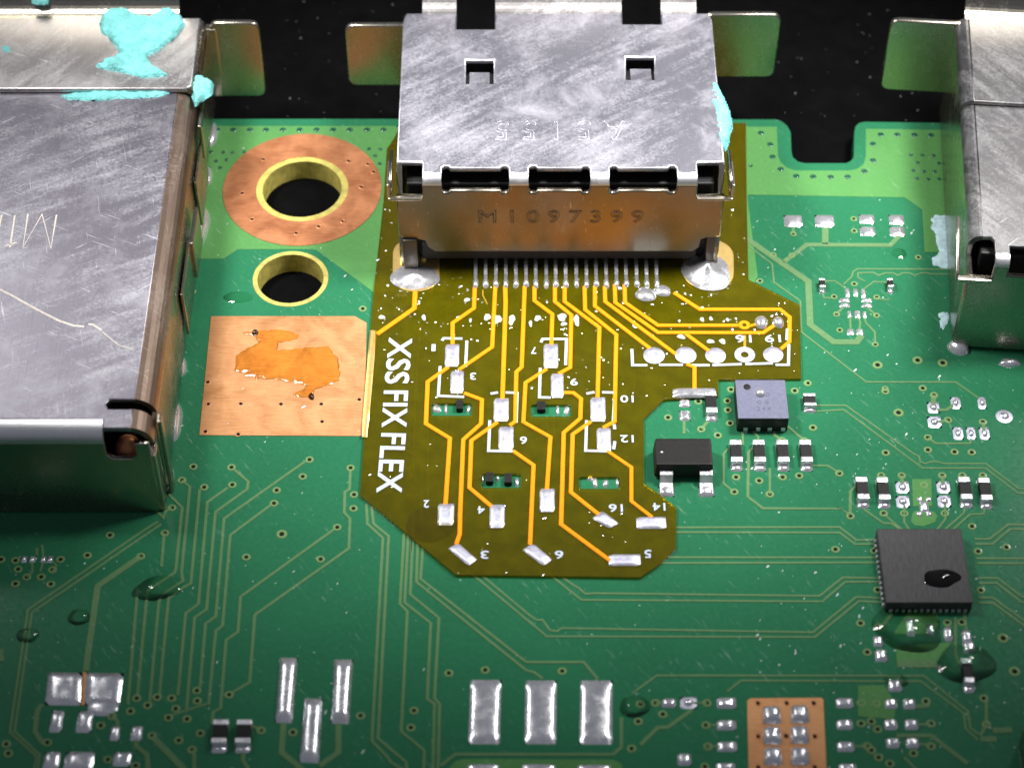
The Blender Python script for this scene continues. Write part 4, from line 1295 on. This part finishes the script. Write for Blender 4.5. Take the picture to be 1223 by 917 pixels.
# square black chip
q0, q1, q2 = P(*rp('S', 552, 487), .7), P(*rp('S', 975, 487), .7), P(*rp('S', 750, 127), .7)
gx, gy = (q0.x + q1.x) / 2, (q0.y + q2.y) / 2
Wq, Dq = (q1.x - q0.x), (q2.y - q0.y)
qf = thing('square_chip', (gx, gy, 0), 'square black brushed chip with contacts all round and a dark droplet on it', 'chip')
box('package', (gx, gy, .37), (Wq, Dq, .68), 'qfn_black', qf, .05)
for k in range(13):
    t = -.43 + .86 * k / 12
    for s in (-1, 1):
        box('contact', (gx + s * (Wq / 2 + .02), gy + t * Dq, .12), (.12, .15, .2), 'tin', qf, .02)
        box('contact', (gx + t * Wq, gy + s * (Dq / 2 + .02), .12), (.15, .12, .2), 'tin', qf, .02)

# ------------------------------------------------------------------ flux droplets and puddles
def droplet(r, x, y, wz, hz, h, label, z=0.0, mat='flux_clear', wob=.08, seed=0, ang=0, name='flux_droplet', cat='droplet', group=None):
    c, rx, ry = ell_px(r, x, y, wz, hz, z)
    V, F = ell_vf(c, rx, ry, h * .8, 12, 40, wob, seed, z - .004, ang, 2.0, 0, 1.05)
    return tag(mk(name, V, F, mat, None, True), label, cat, group)
droplet('Y', 770, 580, 250, 120, .35, 'long clear flux droplet across the trace bundle before the large scratched connector', wob=.12, seed=2, ang=.35)
droplet('Y', 385, 720, 108, 85, .32, 'small clear flux droplet touching the single wide trace', seed=1)
droplet('Y', 135, 808, 118, 75, .26, 'small clear flux droplet sitting on the diagonal trace pair', seed=3)
droplet('U', 318, 618, 150, 110, .36, 'round clear flux droplet beside the third large tinned pad', seed=4)
droplet('S', 660, 610, 350, 240, .55, 'large clear flux puddle at the front edge of the square black chip', wob=.12, seed=6)
droplet('S', 940, 785, 280, 200, .5, 'clear flux puddle around the lone resistor below the square black chip', wob=.1, seed=8)
droplet('T', 600, 490, 120, 70, .3, 'small clear flux droplet on the trace pair under the square black chip', seed=9)
droplet('E', 1160, 530, 145, 60, .1, 'thin clear flux spot below the smaller drilled hole', seed=5)
droplet('Q', 705, 355, 64, 46, .1, 'faint clear flux spot under the four paired tinned pads', seed=5)
droplet('S', 822, 368, 185, 90, .28, 'dark glossy droplet on top of the square black chip', .71, 'flux_dark', .14, 11)
droplet('M', 400, 545, 290, 215, .1, 'flat amber flux bubble on the corner of the flex film by pad 2', ZF, 'flux_film', .08, 4)
pud = poly_px('G 290,590 330,560 400,530 390,500 330,480 420,462 560,468 605,485 590,510 500,530 500,560 620,552 740,545 785,590 802,680 795,715 720,740 680,760 655,790 560,790 640,735 480,705 400,705 330,685 285,665', .036)
V, F = blob_vf(pud, .032, .09, 1.0, .07, .5, 3)
tag(mk('flux_puddle', V, F, 'flux_amber', None, True), 'shiny orange flux puddle on the bare copper square', 'flux puddle')
for r, x, y in (('G', 385, 478), ('G', 660, 788)):
    c, rx, ry = ell_px(r, x, y, 30, 34, .05)
    V, F = ell_vf(c, rx, ry, .14, 5, 14, .2, x, .03)
    tag(mk('flux_bead', V, F, 'flux_dark', None, True), 'dark burnt flux bead in the orange puddle on the bare copper square', 'flux bead', 'burnt beads in the orange puddle')

# ------------------------------------------------------------------ turquoise thermal paste
def paste(s, z, h, label, mat='paste', seed=0, edge=.35, cell=.065):
    V, F = blob_vf(poly_px(s, z), z - .01, h * .8, edge, cell * .8, .6, seed, 1.6)
    return tag(mk('thermal_paste', V, F, mat, None, True), label, 'paste')
paste('AD 440,80 480,50 520,42 570,50 620,78 660,78 700,55 745,45 800,80 818,112 770,170 690,232 645,255 660,280 705,312 745,335 640,348 540,322 470,310 420,296 480,262 535,238 500,190 470,160 440,140', HL + .30, .35,
      'big lumpy turquoise paste smear on the rear of the large scratched connector', seed=1)
paste('AD 265,425 330,408 450,404 600,403 775,405 700,430 560,438 420,448 300,442', HL, .2, 'thin turquoise paste line along the plate seam of the large scratched connector', seed=2)
paste('AD 845,360 880,343 940,368 940,412 885,452 862,470 848,420', HL - .2, .5, 'turquoise paste lump hanging on the edge of the large scratched connector', seed=3)
paste('AD 140,-5 215,0 208,18 170,22 145,14', HL + .9, .25, 'small turquoise paste spot on the flared rim of the large scratched connector', seed=4)
paste('AD 5,205 45,208 48,230 10,232', HL + .30, .12, 'little turquoise paste fleck pair on the rear plate of the large scratched connector', seed=5)
paste('E 832,142 868,140 864,200 852,262 826,262 828,200', HL - 1.2, .35, 'pale turquoise paste dab on a side spring of the large scratched connector', seed=6)
paste('C 855,412 880,420 900,452 925,500 945,550 958,620 945,650 940,690 925,732 905,735 890,690 870,640 858,580 850,500', HH - .25, .42, 'turquoise paste streak down the right edge of the stamped middle connector', seed=7)
V, F = blob_vf(poly_px('AC 825,470 850,455 940,455 945,670 900,685 840,665 830,640 860,610 850,560 828,510'), 0, .08, .3, .08, .4, 9)
tag(mk('dried_paste', V, F, 'paste_dry', None, True), 'pale blue dried paste patch on the board against the dark port shell', 'paste')
V, F = blob_vf(poly_px('AC 860,870 900,865 905,900 880,940 862,920'), 0, .04, .2, .08, .4, 11)
tag(mk('dried_paste', V, F, 'paste_dry', None, True), 'small dried paste fleck on bare lacquer in front of the dark port shell', 'paste')

# ------------------------------------------------------------------ fine solder spatter and dust
def specks(name, mat, spots, label, zf):
    V, F = [], []
    for x, y, z, r, e, a in spots:
        n = 6
        b = len(V)
        ca, sa = math.cos(a), math.sin(a)
        V.append((x, y, z + r * .6))
        for i in range(n):
            t = 2 * math.pi * i / n
            u, v = r * e * math.cos(t), r * math.sin(t) * random.uniform(.7, 1.2)
            V.append((x + u * ca - v * sa, y + u * sa + v * ca, z - .003))
        for i in range(n):
            F.append((b, b + 1 + i, b + 1 + (i + 1) % n))
    o = mk(name, V, F, mat, None, True, (0, 0, 0))
    o['kind'] = 'stuff'
    tag(o, label, cat='specks')
    return o
sp = []
poly_f = pts(fo)
def inside(x, y, pl):
    r = False
    for i in range(len(pl)):
        (x1, y1), (x2, y2) = pl[i], pl[(i + 1) % len(pl)]
        if (y < y1) != (y < y2) and x < (x2 - x1) * (y - y1) / (y2 - y1) + x1:
            r = not r
    return r
while len(sp) < 270:
    x, y = random.uniform(430, 960), random.uniform(250, 690)
    dens = 1.0 if y < 400 else (.35 if y < 480 else .12)
    if random.random() > dens or not inside(x, y, poly_f):
        continue
    q = P(x, y, ZF)
    if y < 330 and 470 < x < 870:
        continue
    sp.append((q.x, q.y, ZF, random.choice((.02, .025, .03, .03, .045, .065)), random.uniform(1, 1.8), random.uniform(0, 3.1)))
specks('solder_spatter', 'solder', sp, 'fine white solder spatter scattered over the amber film', ZF)
sp = []
for (xa, xb, ya, yb_), n_ in (((200, 470, 150, 600), 45), ((890, 1150, 230, 620), 90), ((0, 440, 650, 917), 40), ((900, 1223, 640, 917), 130), ((450, 800, 690, 917), 10)):
    for _ in range(n_):
        x, y = random.uniform(xa, xb), random.uniform(ya, yb_)
        if inside(x, y, poly_f) or (x < 245 and y < 640):
            continue
        q = P(x, y)
        z = .035 if (238 < x < 455 and 160 < y < 521) else 0.0
        if (Vector(q.xy) - Vector(c1)).length < r1 + .3 or (Vector(q.xy) - Vector(c2)).length < r2 + .3:
            continue
        sp.append((q.x, q.y, z, random.choice((.015, .02, .025, .03, .05)), random.uniform(1, 3.2), random.uniform(.7, 1.3)))
specks('dust_specks', 'dry_flux', sp, 'pale dust and dry flux specks scattered over the green board', 0)
sp = []
for _ in range(90):
    x, y = random.choice(((245, 470), (925, 1140)))
    px, py = random.uniform(x, y), random.uniform(0, 145)
    q = P(px, py, -TH)
    sp.append((q.x, q.y, -TH - .01, random.choice((.02, .025, .03, .045)), random.uniform(1, 2.2), random.uniform(.5, 1.5)))
specks('mat_dust', 'grey_dust', sp, 'sparse grey dust specks on the black bench surface behind the board', 0)
# corner of a dark screened part at the board's right margin
a = P(1216, 905)
bl = thing('screened_part', (a.x + 1.5, a.y, 0), 'dark part with a worn metal corner at the right margin of the board', 'component')
box('housing', (a.x + 1.6, a.y - .6, .9), (2.6, 3.2, 1.8), 'black_plastic', bl, .1)
box('metal_corner', (a.x + .25, a.y - .4, .8), (.3, 2.2, 1.5), 'shell_side', bl, .1)
